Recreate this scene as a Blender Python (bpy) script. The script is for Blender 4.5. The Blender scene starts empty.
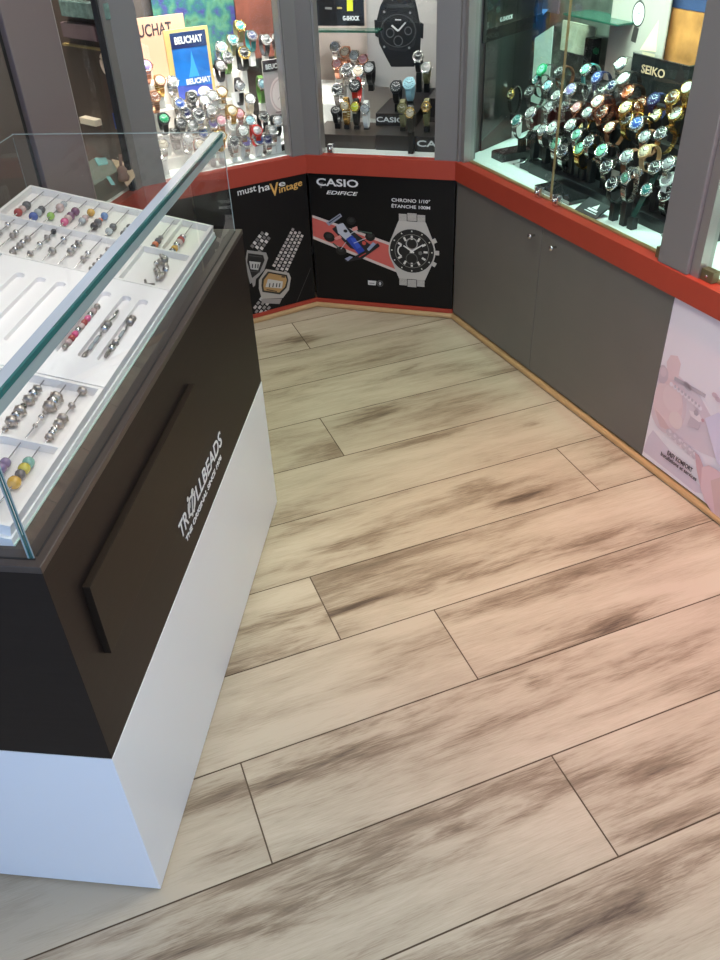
import bpy, bmesh, math, random
import numpy as np
from mathutils import Matrix, Vector
SC = bpy.context.scene
COL = SC.collection
random.seed(7)
# ------------------------------------------------------------------ camera, world, lights, exposure
H = 1.65                                     # eye height of the photographer
FPX, PIT, ROLL = 830.66, 0.6554, -0.0481
FW = np.array([0, math.cos(PIT), -math.sin(PIT)])
_r = np.array([1., 0, 0]); _u = np.cross(_r, FW)
RT = math.cos(ROLL) * _r + math.sin(ROLL) * _u
UP = -math.sin(ROLL) * _r + math.cos(ROLL) * _u
cam = bpy.data.objects.new('camera', bpy.data.cameras.new('camera'))
COL.objects.link(cam)
m = Matrix.Identity(4)
for i in range(3):
    m[i][0] = RT[i]; m[i][1] = UP[i]; m[i][2] = -FW[i]
m[2][3] = H
cam.matrix_world = m
cam.data.sensor_fit = 'HORIZONTAL'; cam.data.sensor_width = 36; cam.data.lens = 36 * FPX / 720
cam.data.clip_start = 0.02
SC.camera = cam
SC.view_settings.view_transform = 'Standard'
SC.view_settings.look = 'None'
SC.view_settings.exposure = 0.12
SC.view_settings.gamma = 1.0
SC.view_settings.use_curve_mapping = False
W = bpy.data.worlds.new('world'); SC.world = W; W.use_nodes = True
bg = W.node_tree.nodes['Background']; bg.inputs[0].default_value = (.36, .58, 1, 1); bg.inputs[1].default_value = 1.6

def area(name, loc, size, power, color, rot=(0, 0, 0), sy=None, spread=None):
    l = bpy.data.lights.new(name, 'AREA'); l.energy = power; l.color = color
    l.shape = 'RECTANGLE'; l.size = size; l.size_y = sy or size
    if spread: l.spread = spread
    o = bpy.data.objects.new(name, l); COL.objects.link(o); o.location = loc; o.rotation_euler = rot
    return o
CEIL = 2.75
LAMPS = [(-.15, 2.55, 8, (1, .97, .84)), (.25, 1.0, 15.5, (1, .985, .92)), (1.0, 1.55, 7, (1, .78, .68)), (.35, -.5, 16, (1, .985, .95))]
SPOTS = [(-.45, 1.35, (-.62, 1.45), 26, (1, .94, .95), 34), (.95, 1.45, (.82, 1.65), 140, (1, .40, .32), 52), (-.05, 2.2, (.0, 2.3), 46, (.62, 1, .40), 50)]  # first spot is added to brighten the bead trays
for i, (x, y, e, c) in enumerate(LAMPS):
    area('ceiling_lamp_light', (x, y, CEIL - .035), .55, e, c)
for (x, y, tgt, e, c, ang) in SPOTS:
    l = bpy.data.lights.new('ceiling_spot_light', 'SPOT'); l.energy = e; l.color = c; l.spot_size = math.radians(ang); l.spot_blend = 1; l.shadow_soft_size = .04
    o = bpy.data.objects.new('ceiling_spot_light', l); COL.objects.link(o); o.location = (x, y, CEIL - .13)
    o.rotation_euler = (Vector((tgt[0], tgt[1], 0)) - o.location).to_track_quat('-Z', 'Y').to_euler()
portal = area('daylight_opening', (0, -1.6, 1.4), 4.4, 1, (1, 1, 1), (math.radians(-90), 0, 0), 2.6)
portal.data.cycles.is_portal = True

# ------------------------------------------------------------------ helpers
def ray(q):
    return FW + (q[0] - 360) / FPX * RT - (q[1] - 480) / FPX * UP
def at(q, z):
    d = ray(q); return np.array([0, 0, H]) + d * ((z - H) / d[2])
class Frame:
    """local frame on the floor: x along, y into the wall, z up"""
    def __init__(s, o, d):
        s.o = np.array([o[0], o[1], 0.]); d = np.array(d[:2], float); d /= np.hypot(*d)
        s.x = np.array([d[0], d[1], 0]); s.y = np.array([-d[1], d[0], 0]); s.ang = math.atan2(d[1], d[0])
    def w(s, x, y, z): return s.o + s.x * x + s.y * y + np.array([0, 0, z])
    def loc(s, p): d = np.asarray(p) - s.o; return np.array([d @ s.x, d @ s.y, d[2]])
    def onz(s, q, z): return s.loc(at(q, z))
    def ony(s, q, b):                              # pixel ray with the vertical plane y=b
        d = ray(q); c = np.array([0, 0, H]); t = (b - (c - s.o) @ s.y) / (d @ s.y); return s.loc(c + d * t)
    def onslope(s, q, z0, y0, k):
        d = ray(q); a = d[2] - k * (d @ s.y); b = z0 - k * (s.o @ s.y) - k * y0 - H
        return s.loc(np.array([0, 0, H]) + d * (b / a))
    def mat(s, x=0, y=0, z=0, rz=0):
        p = s.w(x, y, z); return Matrix.Translation(Vector(p)) @ Matrix.Rotation(s.ang + rz, 4, 'Z')

MATS = {}
def mat(name, col, rough=.5, metal=0, noise=0, nscale=30, spec=.5, bump=0, stretch=None, trans=0, ior=1.45, emit=0, coat=0):
    if name in MATS: return MATS[name]
    M = bpy.data.materials.new(name); M.use_nodes = True
    n = M.node_tree.nodes; L = M.node_tree.links; b = n['Principled BSDF']
    c = (*[v for v in col], 1)
    b.inputs['Base Color'].default_value = c; b.inputs['Roughness'].default_value = rough
    b.inputs['Metallic'].default_value = metal; b.inputs['Specular IOR Level'].default_value = spec
    if trans: b.inputs['Transmission Weight'].default_value = trans; b.inputs['IOR'].default_value = ior
    if coat: b.inputs['Coat Weight'].default_value = coat; b.inputs['Coat Roughness'].default_value = .08
    if emit: b.inputs['Emission Color'].default_value = c; b.inputs['Emission Strength'].default_value = emit
    if noise or bump:
        tc = n.new('ShaderNodeTexCoord'); mp = n.new('ShaderNodeMapping'); nz = n.new('ShaderNodeTexNoise')
        L.new(tc.outputs['Object'], mp.inputs[0]); L.new(mp.outputs[0], nz.inputs['Vector'])
        nz.inputs['Scale'].default_value = nscale; nz.inputs['Detail'].default_value = 6
        if stretch: mp.inputs['Scale'].default_value = stretch
        if noise:
            r = n.new('ShaderNodeMapRange'); r.inputs['From Min'].default_value = .25; r.inputs['From Max'].default_value = .75
            r.inputs['To Min'].default_value = 1 - noise; r.inputs['To Max'].default_value = 1 + noise
            L.new(nz.outputs['Fac'], r.inputs['Value'])
            mx = n.new('ShaderNodeVectorMath'); mx.operation = 'SCALE'; mx.inputs[0].default_value = col
            L.new(r.outputs[0], mx.inputs['Scale']); L.new(mx.outputs[0], b.inputs['Base Color'])
        if bump:
            bp = n.new('ShaderNodeBump'); bp.inputs['Strength'].default_value = bump; bp.inputs['Distance'].default_value = .002
            L.new(nz.outputs['Fac'], bp.inputs['Height']); L.new(bp.outputs[0], b.inputs['Normal'])
    MATS[name] = M; return M
def s2l(*c): return tuple((v / 255 / 12.92 if v / 255 < .04045 else ((v / 255 + .055) / 1.055) ** 2.4) for v in c)
def glassmat(name, tint, gl=.04, ior=1.5, rough=.0):
    M = bpy.data.materials.new(name); M.use_nodes = True; n = M.node_tree.nodes; L = M.node_tree.links
    n.remove(n['Principled BSDF']); out = n['Material Output']
    t = n.new('ShaderNodeBsdfTransparent'); t.inputs[0].default_value = (*tint, 1)
    g = n.new('ShaderNodeBsdfGlossy'); g.inputs['Roughness'].default_value = rough; g.inputs[0].default_value = (1, 1, 1, 1)
    f0 = n.new('ShaderNodeFresnel'); f0.inputs[0].default_value = ior
    ge = n.new('ShaderNodeNewGeometry'); inv = n.new('ShaderNodeMath'); inv.operation = 'SUBTRACT'; inv.inputs[0].default_value = 1; L.new(ge.outputs['Backfacing'], inv.inputs[1])
    f = n.new('ShaderNodeMath'); f.operation = 'MULTIPLY'; L.new(f0.outputs[0], f.inputs[0]); L.new(inv.outputs[0], f.inputs[1])
    mx = n.new('ShaderNodeMixShader'); L.new(f.outputs[0], mx.inputs[0]); L.new(t.outputs[0], mx.inputs[1]); L.new(g.outputs[0], mx.inputs[2])
    L.new(mx.outputs[0], out.inputs[0]); MATS[name] = M; return M

class MB:
    def __init__(s): s.v = []; s.f = []; s.m = []; s.sm = []
    def add(s, vs, fs, mi=0, smooth=False, T=None):
        o = len(s.v)
        for p in vs:
            p = Vector(p)
            if T is not None: p = T @ p
            s.v.append(p)
        for f in fs: s.f.append([o + i for i in f]); s.m.append(mi); s.sm.append(smooth)
        return s
    def box(s, x0, x1, y0, y1, z0, z1, mi=0, T=None, bev=0):
        if bev:
            bm = bmesh.new(); bmesh.ops.create_cube(bm, size=1)
            for v in bm.verts: v.co = Vector(((x0 + x1) / 2 + v.co.x * (x1 - x0), (y0 + y1) / 2 + v.co.y * (y1 - y0), (z0 + z1) / 2 + v.co.z * (z1 - z0)))
            bmesh.ops.bevel(bm, geom=list(bm.edges), offset=bev, segments=2, affect='EDGES', profile=.5)
            bm.verts.index_update(); s.add([v.co.copy() for v in bm.verts], [[v.index for v in f.verts] for f in bm.faces], mi, False, T); bm.free(); return s
        vs = [(x, y, z) for z in (z0, z1) for y in (y0, y1) for x in (x0, x1)]
        return s.add(vs, [(0, 2, 3, 1), (4, 5, 7, 6), (0, 1, 5, 4), (2, 6, 7, 3), (0, 4, 6, 2), (1, 3, 7, 5)], mi, False, T)
    def lathe(s, prof, seg=16, mi=0, T=None, smooth=True, sx=1, sy=1):
        """prof: list of (r,z), around Z"""
        vs = []; fs = []
        for r, z in prof:
            for i in range(seg):
                a = 2 * math.pi * i / seg; vs.append((r * math.cos(a) * sx, r * math.sin(a) * sy, z))
        n = len(prof)
        for j in range(n - 1):
            for i in range(seg):
                k = (i + 1) % seg; fs.append((j * seg + i, j * seg + k, (j + 1) * seg + k, (j + 1) * seg + i))
        if prof[0][0] > 1e-6: fs.append(tuple(reversed(range(seg))))
        if prof[-1][0] > 1e-6: fs.append(tuple(range((n - 1) * seg, n * seg)))
        return s.add(vs, fs, mi, smooth, T)
    def tube(s, pts, r, seg=8, mi=0, T=None, closed=False):
        pts = [Vector(p) for p in pts]; n = len(pts); vs = []; fs = []
        for i, p in enumerate(pts):
            a = pts[i - 1] if (i > 0 or closed) else p; b = pts[(i + 1) % n] if (i < n - 1 or closed) else p
            d = (b - a).normalized(); h = Vector((0, 0, 1)) if abs(d.z) < .9 else Vector((1, 0, 0))
            u = d.cross(h).normalized(); w = u.cross(d).normalized(); rr = r[i] if isinstance(r, (list, tuple)) else r
            for k in range(seg):
                t = 2 * math.pi * k / seg; vs.append(p + (u * math.cos(t) + w * math.sin(t)) * rr)
        for i in range(n if closed else n - 1):
            for k in range(seg):
                l = (k + 1) % seg; j = (i + 1) % n; fs.append((i * seg + k, i * seg + l, j * seg + l, j * seg + k))
        if not closed: fs.append(tuple(reversed(range(seg)))); fs.append(tuple(range((n - 1) * seg, n * seg)))
        return s.add(vs, fs, mi, True, T)
    def prism(s, poly, z0, z1, mi=0, T=None):
        """poly in XY, extruded in z"""
        n = len(poly); A = sum(poly[i][0] * poly[(i + 1) % n][1] - poly[(i + 1) % n][0] * poly[i][1] for i in range(n))
        if A < 0: poly = poly[::-1]
        vs = [(x, y, z0) for x, y in poly] + [(x, y, z1) for x, y in poly]
        fs = [tuple(reversed(range(n))), tuple(range(n, 2 * n))] + [(i, (i + 1) % n, n + (i + 1) % n, n + i) for i in range(n)]
        return s.add(vs, fs, mi, False, T)
    def face(s, poly, y0, y1, mi=0):
        """poly in XZ (panel coordinates), slab between y0 (front) and y1"""
        return s.prism(poly, 0, 1, mi, Matrix(((1, 0, 0, 0), (0, 0, -(y0 - y1), y0), (0, 1, 0, 0), (0, 0, 0, 1))))
    def mesh(s, name, mats):
        me = bpy.data.meshes.new(name); me.from_pydata([tuple(v) for v in s.v], [], s.f)
        for M in mats: me.materials.append(M)
        me.polygons.foreach_set('material_index', s.m); me.polygons.foreach_set('use_smooth', s.sm)
        bm = bmesh.new(); bm.from_mesh(me); bmesh.ops.recalc_face_normals(bm, faces=bm.faces); bm.to_mesh(me); bm.free()
        me.update(); return me
    def build(s, name, mats, parent=None, M=None):
        if not isinstance(mats, (list, tuple)): mats = [mats]
        return link(name, s.mesh(name, mats), parent, M)
def link(name, me, parent=None, M=None):
    o = bpy.data.objects.new(name, me); COL.objects.link(o)
    if parent is not None: o.parent = parent
    if M is not None: o.matrix_local = M
    return o
def tag(o, label, cat, group=None):
    o['label'] = label; o['category'] = cat
    if group: o['group'] = group
    return o
def thing(name, M, label, cat, group=None):
    o = bpy.data.objects.new(name, None); COL.objects.link(o); o.empty_display_size = .05; o.matrix_world = M
    return tag(o, label, cat, group)
def struct(name, mb, mats, M=None, parent=None):
    o = mb.build(name, mats, parent, M)
    if parent is None: o['kind'] = 'structure'
    return o
def text(name, s, x0, x1, z0, z1, y, mats, parent, thick=.0008, shear=0, bold=0, rot=None, fitw=True, zoff=None):
    """lettering standing in the parent's XZ plane, filling the rectangle x0..x1, z0..z1, front at y-thick"""
    cu = bpy.data.curves.new(name, 'FONT'); cu.body = s; cu.extrude = .5; cu.offset = bold; cu.resolution_u = 3; cu.shear = shear
    t = bpy.data.objects.new('tmp', cu); me = bpy.data.meshes.new_from_object(t); bpy.data.objects.remove(t); bpy.data.curves.remove(cu)
    n = len(me.vertices); co = np.empty(n * 3); me.vertices.foreach_get('co', co); co = co.reshape(-1, 3)
    lo = co.min(0); hi = co.max(0)
    u = (co[:, 0] - lo[0]) / (hi[0] - lo[0]); v = (co[:, 1] - lo[1]) / (hi[1] - lo[1]); w = (co[:, 2] - lo[2]) / (hi[2] - lo[2])
    X = x0 + u * (x1 - x0); Z = z0 + v * (z1 - z0)
    if zoff is not None: Z = Z + zoff * u
    out = np.stack([X, y - thick * w, Z], 1)
    me.vertices.foreach_set('co', out.ravel()); me.materials.clear(); me.materials.append(mats); me.update(); me.name = name
    return link(name, me, parent)

# ------------------------------------------------------------------ materials
red = mat('red_laminate', s2l(170, 62, 44), .42, noise=.05, nscale=8)
postgrey = mat('grey_post_laminate', s2l(122, 119, 116), .45, noise=.03, nscale=5)
doorgrey = mat('dark_grey_laminate', s2l(110, 105, 98), .45, noise=.05, nscale=6)
mauve = mat('mauve_grey_laminate', s2l(118, 106, 106), .5)
alu = mat('aluminium_profile', s2l(170, 165, 160), .35, .6)
darkslot = mat('dark_slot', (.012, .011, .011), .7)
chrome = mat('chrome', (.75, .75, .74), .12, 1)
woodtrim = mat('light_wood_trim', s2l(186, 150, 104), .5, noise=.18, nscale=14, stretch=(1, 8, 8))
blackprint = mat('black_print', s2l(17, 16, 17), .4, spec=.25)
white = mat('white_paint', (.80, .80, .79), .5)
ceilwhite = mat('ceiling_white', (.75, .75, .73), .8)
brownwall = mat('brown_wall', s2l(92, 82, 76), .6)
beigewall = mat('beige_backing', s2l(205, 190, 180), .7, noise=.05, nscale=4)
darkback = mat('dark_window_backing', s2l(62, 54, 50), .7, noise=.1, nscale=6)
mint = mat('white_display_deck', (.82, .86, .84), .25)
brownwood = mat('dark_brown_veneer', s2l(34, 27, 23), .45, spec=.2, noise=.14, nscale=9, stretch=(1, 1, 14), bump=.03)
brownplate = mat('dark_brown_plate', s2l(36, 28, 21), .45, spec=.2, noise=.10, nscale=9, stretch=(1, 1, 14))
whitelac = mat('white_lacquer', (.88, .88, .87), .3)
traywhite = mat('white_tray', (.84, .81, .79), .5)
blackpl = mat('black_acrylic', (.012, .012, .013), .22)
blackmat = mat('black_matte', (.02, .02, .022), .6)
silver = mat('silver_metal', (.70, .68, .66), .22, 1, noise=.15, nscale=400)
oxid = mat('oxidised_silver', (.42, .38, .35), .3, .9, noise=.4, nscale=300)
glass = glassmat('display_glass', (.93, .965, .955))
caseglass = glassmat('case_glass', (.985, .992, .988))
teal = mat('green_glass_edge', s2l(40, 105, 105), .12, 0, coat=1)
pale_edge = mat('polished_glass_bevel', s2l(176, 186, 200), .12, 0, coat=1)  # bevel; its pale colour paints in the ceiling's reflection
whitelet = mat('white_lettering', (.85, .85, .84), .5)

# ------------------------------------------------------------------ setting
C0 = (-.759, 3.138); C1 = (-.156, 3.444); C2 = (.432, 3.262)
FR = Frame(C2, (.409, -.913))                    # facing wall of windows with the mint deck
FM = Frame(C1, (C2[0] - C1[0], C2[1] - C1[1]))   # middle facet
FL = Frame(C0, (C1[0] - C0[0], C1[1] - C0[1]))   # facet with the vintage panel
FK = Frame(C0, (.31, .95))                       # facet behind the bead counter (x negative towards the shop door)
FC = Frame((-.451, .85), (.14, .99))             # bead counter: x along its long side, y across
LM = math.hypot(C2[0] - C1[0], C2[1] - C1[1]); LL = math.hypot(C1[0] - C0[0], C1[1] - C0[1]); LR = 4.4; LK = 3.6
DEPTH = .56
# floor planks
th, pw, v0 = .3421, .25467, 2.6787
ut = np.array([math.cos(th), math.sin(th)]); un = np.array([-math.sin(th), math.cos(th)])
smudges = [(298, 340, .10, .03, .9), (355, 376, .25, .015, .6), (416, 368, .16, .02, .8), (370, 415, .12, .03, .8), (445, 400, .2, .03, .45), (340, 388, .3, .015, .6), (500, 345, .3, .03, .4),
 (530, 424, .06, .012, .9), (490, 458, .05, .012, .8), (520, 498, .12, .02, .9), (470, 490, .2, .02, .4), (490, 565, .25, .03, .8), (575, 545, .18, .018, .9), (324, 551, .2, .015, .8), (300, 565, .2, .02, .5),
 (345, 610, .2, .02, .8), (430, 590, .2, .03, .5), (552, 587, .05, .012, .9), (500, 603, .22, .022, .7), (600, 635, .28, .04, .9), (670, 610, .25, .03, .6), (650, 660, .2, .02, .6), (535, 685, .03, .014, .9),
 (520, 676, .08, .03, .6), (400, 715, .4, .03, .8), (300, 770, .3, .03, .8), (275, 618, .14, .03, .7), (250, 662, .16, .02, .6), (350, 690, .2, .012, .6), (300, 705, .25, .012, .5), (220, 850, .08, .025, .8),
 (250, 785, .1, .03, .4), (448, 822, .05, .015, .9), (430, 815, .25, .03, .6), (300, 905, .5, .04, .7), (200, 930, .4, .04, .5), (540, 780, .2, .03, .8), (490, 800, .2, .03, .5), (660, 765, .1, .02, .7), (690, 790, .2, .04, .5),
 (620, 900, .1, .02, .7), (575, 925, .25, .03, .7), (480, 945, .3, .04, .4), (700, 855, .3, .03, .5), (370, 860, .4, .02, .4), (630, 560, .2, .015, .4), (640, 700, .3, .02, .5), (440, 640, .2, .015, .4), (400, 448, .2, .02, .5), (620, 455, .08, .02, .6)]
sm = []
for (px, py, lu, lv, st) in smudges:
    g = at((px, py), 0)[:2]; sm.append((g @ ut, g @ un, lu, lv, st))
SM = np.array(sm)
joints = {-3: .9, -2: 1.5, -1: .855, 0: 1.75, 1: 1.85, 2: .72, 3: 2.15, 4: 1.39, 5: .426, 6: .694, 7: .089, 8: .745, 9: -.2, 10: .4, 11: .9}
def floor_mesh():
    vs = []; fs = []; tone = []; pl = []; uvs = []
    step = .03; gap = .0017
    for k in range(-4, 24):
        vt = v0 - (k - 1) * pw; vb = vt - pw
        j0 = joints.get(k, (k * .77) % 1.9); Lp = 1.9
        for n in range(-3, 3):
            a = j0 + n * Lp; b = a + Lp
            if b < -3.6 or a > 4.2: continue
            a_, b_ = max(a, -3.6), min(b, 4.2)
            nu = max(2, int((b_ - a_) / step) + 1); nv = 9
            U = np.linspace(a_ + gap, b_ - gap, nu); V = np.linspace(vb + gap, vt - gap, nv)
            uu, vv = np.meshgrid(U, V, indexing='ij')
            P = uu[..., None] * ut + vv[..., None] * un
            cx = P[:, :, 1].mean()
            t = np.zeros_like(uu)
            for (su, sv, lu, lv, st) in SM:
                if vb - .001 < sv < vt + .001: t = np.maximum(t, st * np.exp(-((uu - su) / lu) ** 2 - ((vv - sv) / (lv * 1.25)) ** 2))
            o = len(vs); pr = random.random()
            for i in range(nu):
                for j in range(nv): vs.append((P[i, j, 0], P[i, j, 1], 0)); tone.append(t[i, j]); pl.append(pr); uvs.append((uu[i, j], vv[i, j]))
            for i in range(nu - 1):
                for j in range(nv - 1): fs.append((o + i * nv + j, o + (i + 1) * nv + j, o + (i + 1) * nv + j + 1, o + i * nv + j + 1))
    keep = [f for f in fs if -1.9 < vs[f[0]][1] < 4.1 and -2.6 < vs[f[0]][0] < 2.9]
    nmain = len(keep)
    o = len(vs); vs += [(-2.6, -1.9, -.0025), (2.9, -1.9, -.0025), (2.9, 4.1, -.0025), (-2.6, 4.1, -.0025)]; tone += [0] * 4; pl += [0] * 4
    keep.append((o, o + 1, o + 2, o + 3))
    me = bpy.data.meshes.new('floor'); me.from_pydata(vs, [], keep)
    for nm, data in (('tone', tone), ('plank', pl)):
        at_ = me.attributes.new(nm, 'FLOAT', 'POINT'); at_.data.foreach_set('value', data)
    me.polygons.foreach_set('material_index', [0] * nmain + [1])
    return me
def floor_material():
    M = bpy.data.materials.new('oak_laminate_planks'); M.use_nodes = True; n = M.node_tree.nodes; L = M.node_tree.links; b = n['Principled BSDF']
    tc = n.new('ShaderNodeTexCoord'); rot = n.new('ShaderNodeMapping'); rot.vector_type = 'POINT'; rot.inputs['Rotation'].default_value = (0, 0, -th)
    L.new(tc.outputs['Object'], rot.inputs[0])
    ap = n.new('ShaderNodeAttribute'); ap.attribute_name = 'plank'; atn = n.new('ShaderNodeAttribute'); atn.attribute_name = 'tone'
    off = n.new('ShaderNodeVectorMath'); off.operation = 'MULTIPLY_ADD'; L.new(ap.outputs['Vector'], off.inputs[0]); off.inputs[1].default_value = (9, 5, 17); L.new(rot.outputs[0], off.inputs[2])
    def noise(sc, scale, det, dist=0, rough=.5):
        mp = n.new('ShaderNodeMapping'); mp.inputs['Scale'].default_value = sc; L.new(off.outputs[0], mp.inputs[0])
        z = n.new('ShaderNodeTexNoise'); z.inputs['Scale'].default_value = scale; z.inputs['Detail'].default_value = det; z.inputs['Distortion'].default_value = dist; z.inputs['Roughness'].default_value = rough
        L.new(mp.outputs[0], z.inputs['Vector']); return z.outputs['Fac']
    def math_(op, a, b_, c=None):
        x = n.new('ShaderNodeMath'); x.operation = op
        for i, v in enumerate((a, b_, c)):
            if v is None: continue
            if isinstance(v, (int, float)): x.inputs[i].default_value = v
            else: L.new(v, x.inputs[i])
        return x.outputs[0]
    big = noise((1.0, 4.5, 1), 1.5, 4, .5, .55)
    mid = noise((1.3, 9, 1), 2.6, 8, .5, .62)
    fine = noise((3, 60, 1), 6, 5, .3, .7)
    # smudge: tone broken up by noise
    tn = math_('MULTIPLY', atn.outputs['Fac'], math_('MULTIPLY_ADD', mid, 1.9, -.45))
    f = math_('MULTIPLY_ADD', math_('SUBTRACT', big, .5), 1.5, .22)
    f = math_('ADD', f, math_('MULTIPLY', math_('SUBTRACT', mid, .5), .85))
    f = math_('ADD', f, math_('MULTIPLY', math_('SUBTRACT', fine, .5), .85))
    f = math_('ADD', f, tn)
    f = math_('ADD', f, math_('MULTIPLY_ADD', ap.outputs['Fac'], .16, -.08))
    cr = n.new('ShaderNodeValToRGB'); L.new(f, cr.inputs[0]); e = cr.color_ramp.elements
    e[0].position = 0; e[0].color = (*s2l(192, 178, 156), 1); e[1].position = 1.0; e[1].color = (*s2l(86, 72, 60), 1)
    x = e.new(.35); x.color = (*s2l(175, 160, 138), 1); x = e.new(.62); x.color = (*s2l(138, 121, 101), 1)
    hue = n.new('ShaderNodeHueSaturation'); L.new(cr.outputs[0], hue.inputs['Color']); L.new(math_('MULTIPLY_ADD', ap.outputs['Fac'], .12, .93), hue.inputs['Value'])
    L.new(hue.outputs[0], b.inputs['Base Color'])
    b.inputs['Roughness'].default_value = .45; b.inputs['Specular IOR Level'].default_value = .25
    bp = n.new('ShaderNodeBump'); bp.inputs['Strength'].default_value = .06; bp.inputs['Distance'].default_value = .002; L.new(fine, bp.inputs['Height']); L.new(bp.outputs[0], b.inputs['Normal'])
    return M
fme = floor_mesh(); fme.materials.append(floor_material()); fme.materials.append(mat('plank_gap', s2l(88, 72, 54), .8))
fo = link('floor', fme); fo['kind'] = 'structure'

struct('ceiling', MB().box(-2.6, 2.9, -1.9, 4.1, CEIL, CEIL + .05), ceilwhite)
def facet(F, x0, x1, nm, back, z1=CEIL):
    struct('wall_' + nm, MB().box(x0, x1, DEPTH, DEPTH + .03, .0, z1), back, F.mat())
facet(FR, -.25, LR, 'right', mat('right_backing', s2l(84, 84, 78), .5, noise=.6, nscale=14))
facet(FM, -.22, LM + .3, 'back', beigewall); facet(FL, -.3, LL + .25, 'left', darkback); facet(FK, -LK, .22, 'side', darkback)
# headers above the windows
k = 1
for F, x0, x1 in ((FR, 0, LR), (FM, 0, LM), (FL, 0, LL), (FK, -LK, 0)):
    struct('trim_%d' % k, MB().box(x0, x1, -.005, DEPTH, 2.15, CEIL), postgrey, F.mat()); k += 1
# red sill bands: one mitred band per facet, plus the display decks behind
def band(F, x0, x1, m0, m1):
    """m0,m1: tangent of the mitre at each end (x shift per unit y)"""
    global k
    y0, y1 = -.012, .028
    poly = [(x0 + m0 * y0, y0), (x1 + m1 * y0, y0), (x1 + m1 * y1, y1), (x0 + m0 * y1, y1)]
    struct('trim_%d' % k, MB().prism(poly, .592, .663), red, F.mat()); k += 1
    struct('trim_%d' % k, MB().prism([(x0 + m0 * .028, .028), (x1 + m1 * .028, .028), (x1 + m1 * DEPTH, DEPTH), (x0 + m0 * DEPTH, DEPTH)], .63, .661), mint, F.mat()); k += 1
tR = math.tan((FM.ang - FR.ang) / 2); tL = math.tan((FL.ang - FM.ang) / 2); tK = math.tan((FK.ang - FL.ang) / 2)
band(FR, 0, LR, -tR, 0); band(FM, 0, LM, -tL, tR); band(FL, 0, LL, -tK, tL); band(FK, -LK, 0, 0, tK)
# light wood skirting strips
for nm, F, x0, x1, m0, m1 in (('right', FR, 0, LR, -tR, 0), ('middle', FM, 0, LM, -tL, tR), ('left', FL, 0, LL, -tK, tL), ('side', FK, -LK, 0, 0, tK)):
    mb = MB(); n = 2
    prof = [(0.012, 0), (-.006, 0), (-.011, .006), (-.010, .014), (-.004, .022), (.012, .022)]
    vs = []
    for x, mm in ((x0, m0), (x1, m1)):
        for (y, z) in prof: vs.append((x + mm * y, y, z))
    q = len(prof); fs = [tuple(range(q)), tuple(reversed(range(q, 2 * q)))] + [(i, (i + 1) % q, q + (i + 1) % q, q + i) for i in range(q)]
    mb.add(vs, fs); struct('baseboard_' + nm, mb, woodtrim, F.mat())
redfoot = MB().box(0, LM, -.002, .01, .023, .040); struct('trim_%d' % k, redfoot, red, FM.mat()); k += 1
struct('trim_%d' % k, MB().box(0.0, LL, -.002, .01, .023, .040), red, FL.mat()); k += 1
# posts
def post_poly(Fa, xa, Fb, xb, d=.09, y=-.004):
    """corner post between facet Fa (xa metres before its end) and Fb (xb after its start)"""
    return None
def corner_post(Fa, La, a, Fb, b, tan, name, M, z0=.663, z1=2.15, y0=-.006, dp=.07):
    global k
    P = [Fa.w(La - a, y0, 0), Fa.w(La + tan * y0, y0, 0), Fb.w(b, y0, 0), Fb.w(b, dp, 0), Fa.w(La + tan * dp, dp, 0), Fa.w(La - a, dp, 0)]
    struct('trim_%d' % k, MB().prism([(p[0], p[1]) for p in P], z0, z1), M); k += 1
corner_post(FL, LL, .058, FM, .063, tL, 'post', postgrey)
corner_post(FM, LM, .088, FR, .014, tR, 'post', postgrey)
corner_post(FK, 0, .045, FL, .092, tK, 'post', postgrey, dp=.018)
struct('trim_%d' % k, MB().box(-.058, -.0455, .0, .018, .664, 2.15), blackmat, FK.mat()); k += 1
for F, a, b, M in ((FR, 1.112, 1.226, postgrey), (FK, -.545, -.305, mauve), (FR, 2.9, 3.0, postgrey), (FK, -1.6, -1.45, mauve)):
    struct('trim_%d' % k, MB().box(a, b, -.006, .07, .663, 2.15, bev=.003), M, F.mat()); k += 1
# aluminium door profiles beside the posts, dark joints
for F, a, b in ((FR, .0165, .036), (FR, 1.2285, 1.258)):
    struct('trim_%d' % k, MB().box(a, b, .006, .05, .663, 2.15), alu, F.mat()); k += 1
struct('trim_%d' % k, MB().box(LL - .066, LL - .0585, .0, .05, .664, 2.15), alu, FL.mat()); k += 1
struct('trim_%d' % k, MB().box(.0635, .070, .0, .05, .664, 2.15), alu, FM.mat()); k += 1
struct('trim_%d' % k, MB().box(-.304, -.294, .0, .05, .664, 2.15), alu, FK.mat()); k += 1
# sliding-glass channel along the sill
for F, a, b in ((FR, .04, 1.11), (FR, 1.26, 2.9)):
    struct('trim_%d' % k, MB().box(a, b, .0285, .044, .6615, .668), mat('brass_channel', s2l(170, 140, 100), .4, .5), F.mat()); k += 1
# panes
gy = .034
struct('window_1', MB().box(.095, LL - .068, gy, gy + .006, .664, 2.15), glass, FL.mat())
struct('window_2', MB().box(.072, LM - .09, gy, gy + .006, .664, 2.15), glass, FM.mat())
for i, (a, b, o) in enumerate(((.037, .543, 0), (.546, 1.111, 0))):
    w3 = struct('window_%d' % (3 + i), MB().box(a, b, gy + o, gy + .006 + o, .669, 2.15), glass, FR.mat())
struct('window_5', MB().box(1.26, 2.9, gy, gy + .006, .669, 2.15), glass, FR.mat())
struct('window_6', MB().box(-.303, -.058, gy, gy + .006, .664, 2.15), glass, FK.mat())
struct('trim_%d' % k, MB().box(.5432, .5458, gy - .001, gy + .007, .669, 2.15), mat('amber_edge', s2l(176, 146, 104), .25, .3), FR.mat()); k += 1
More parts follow.
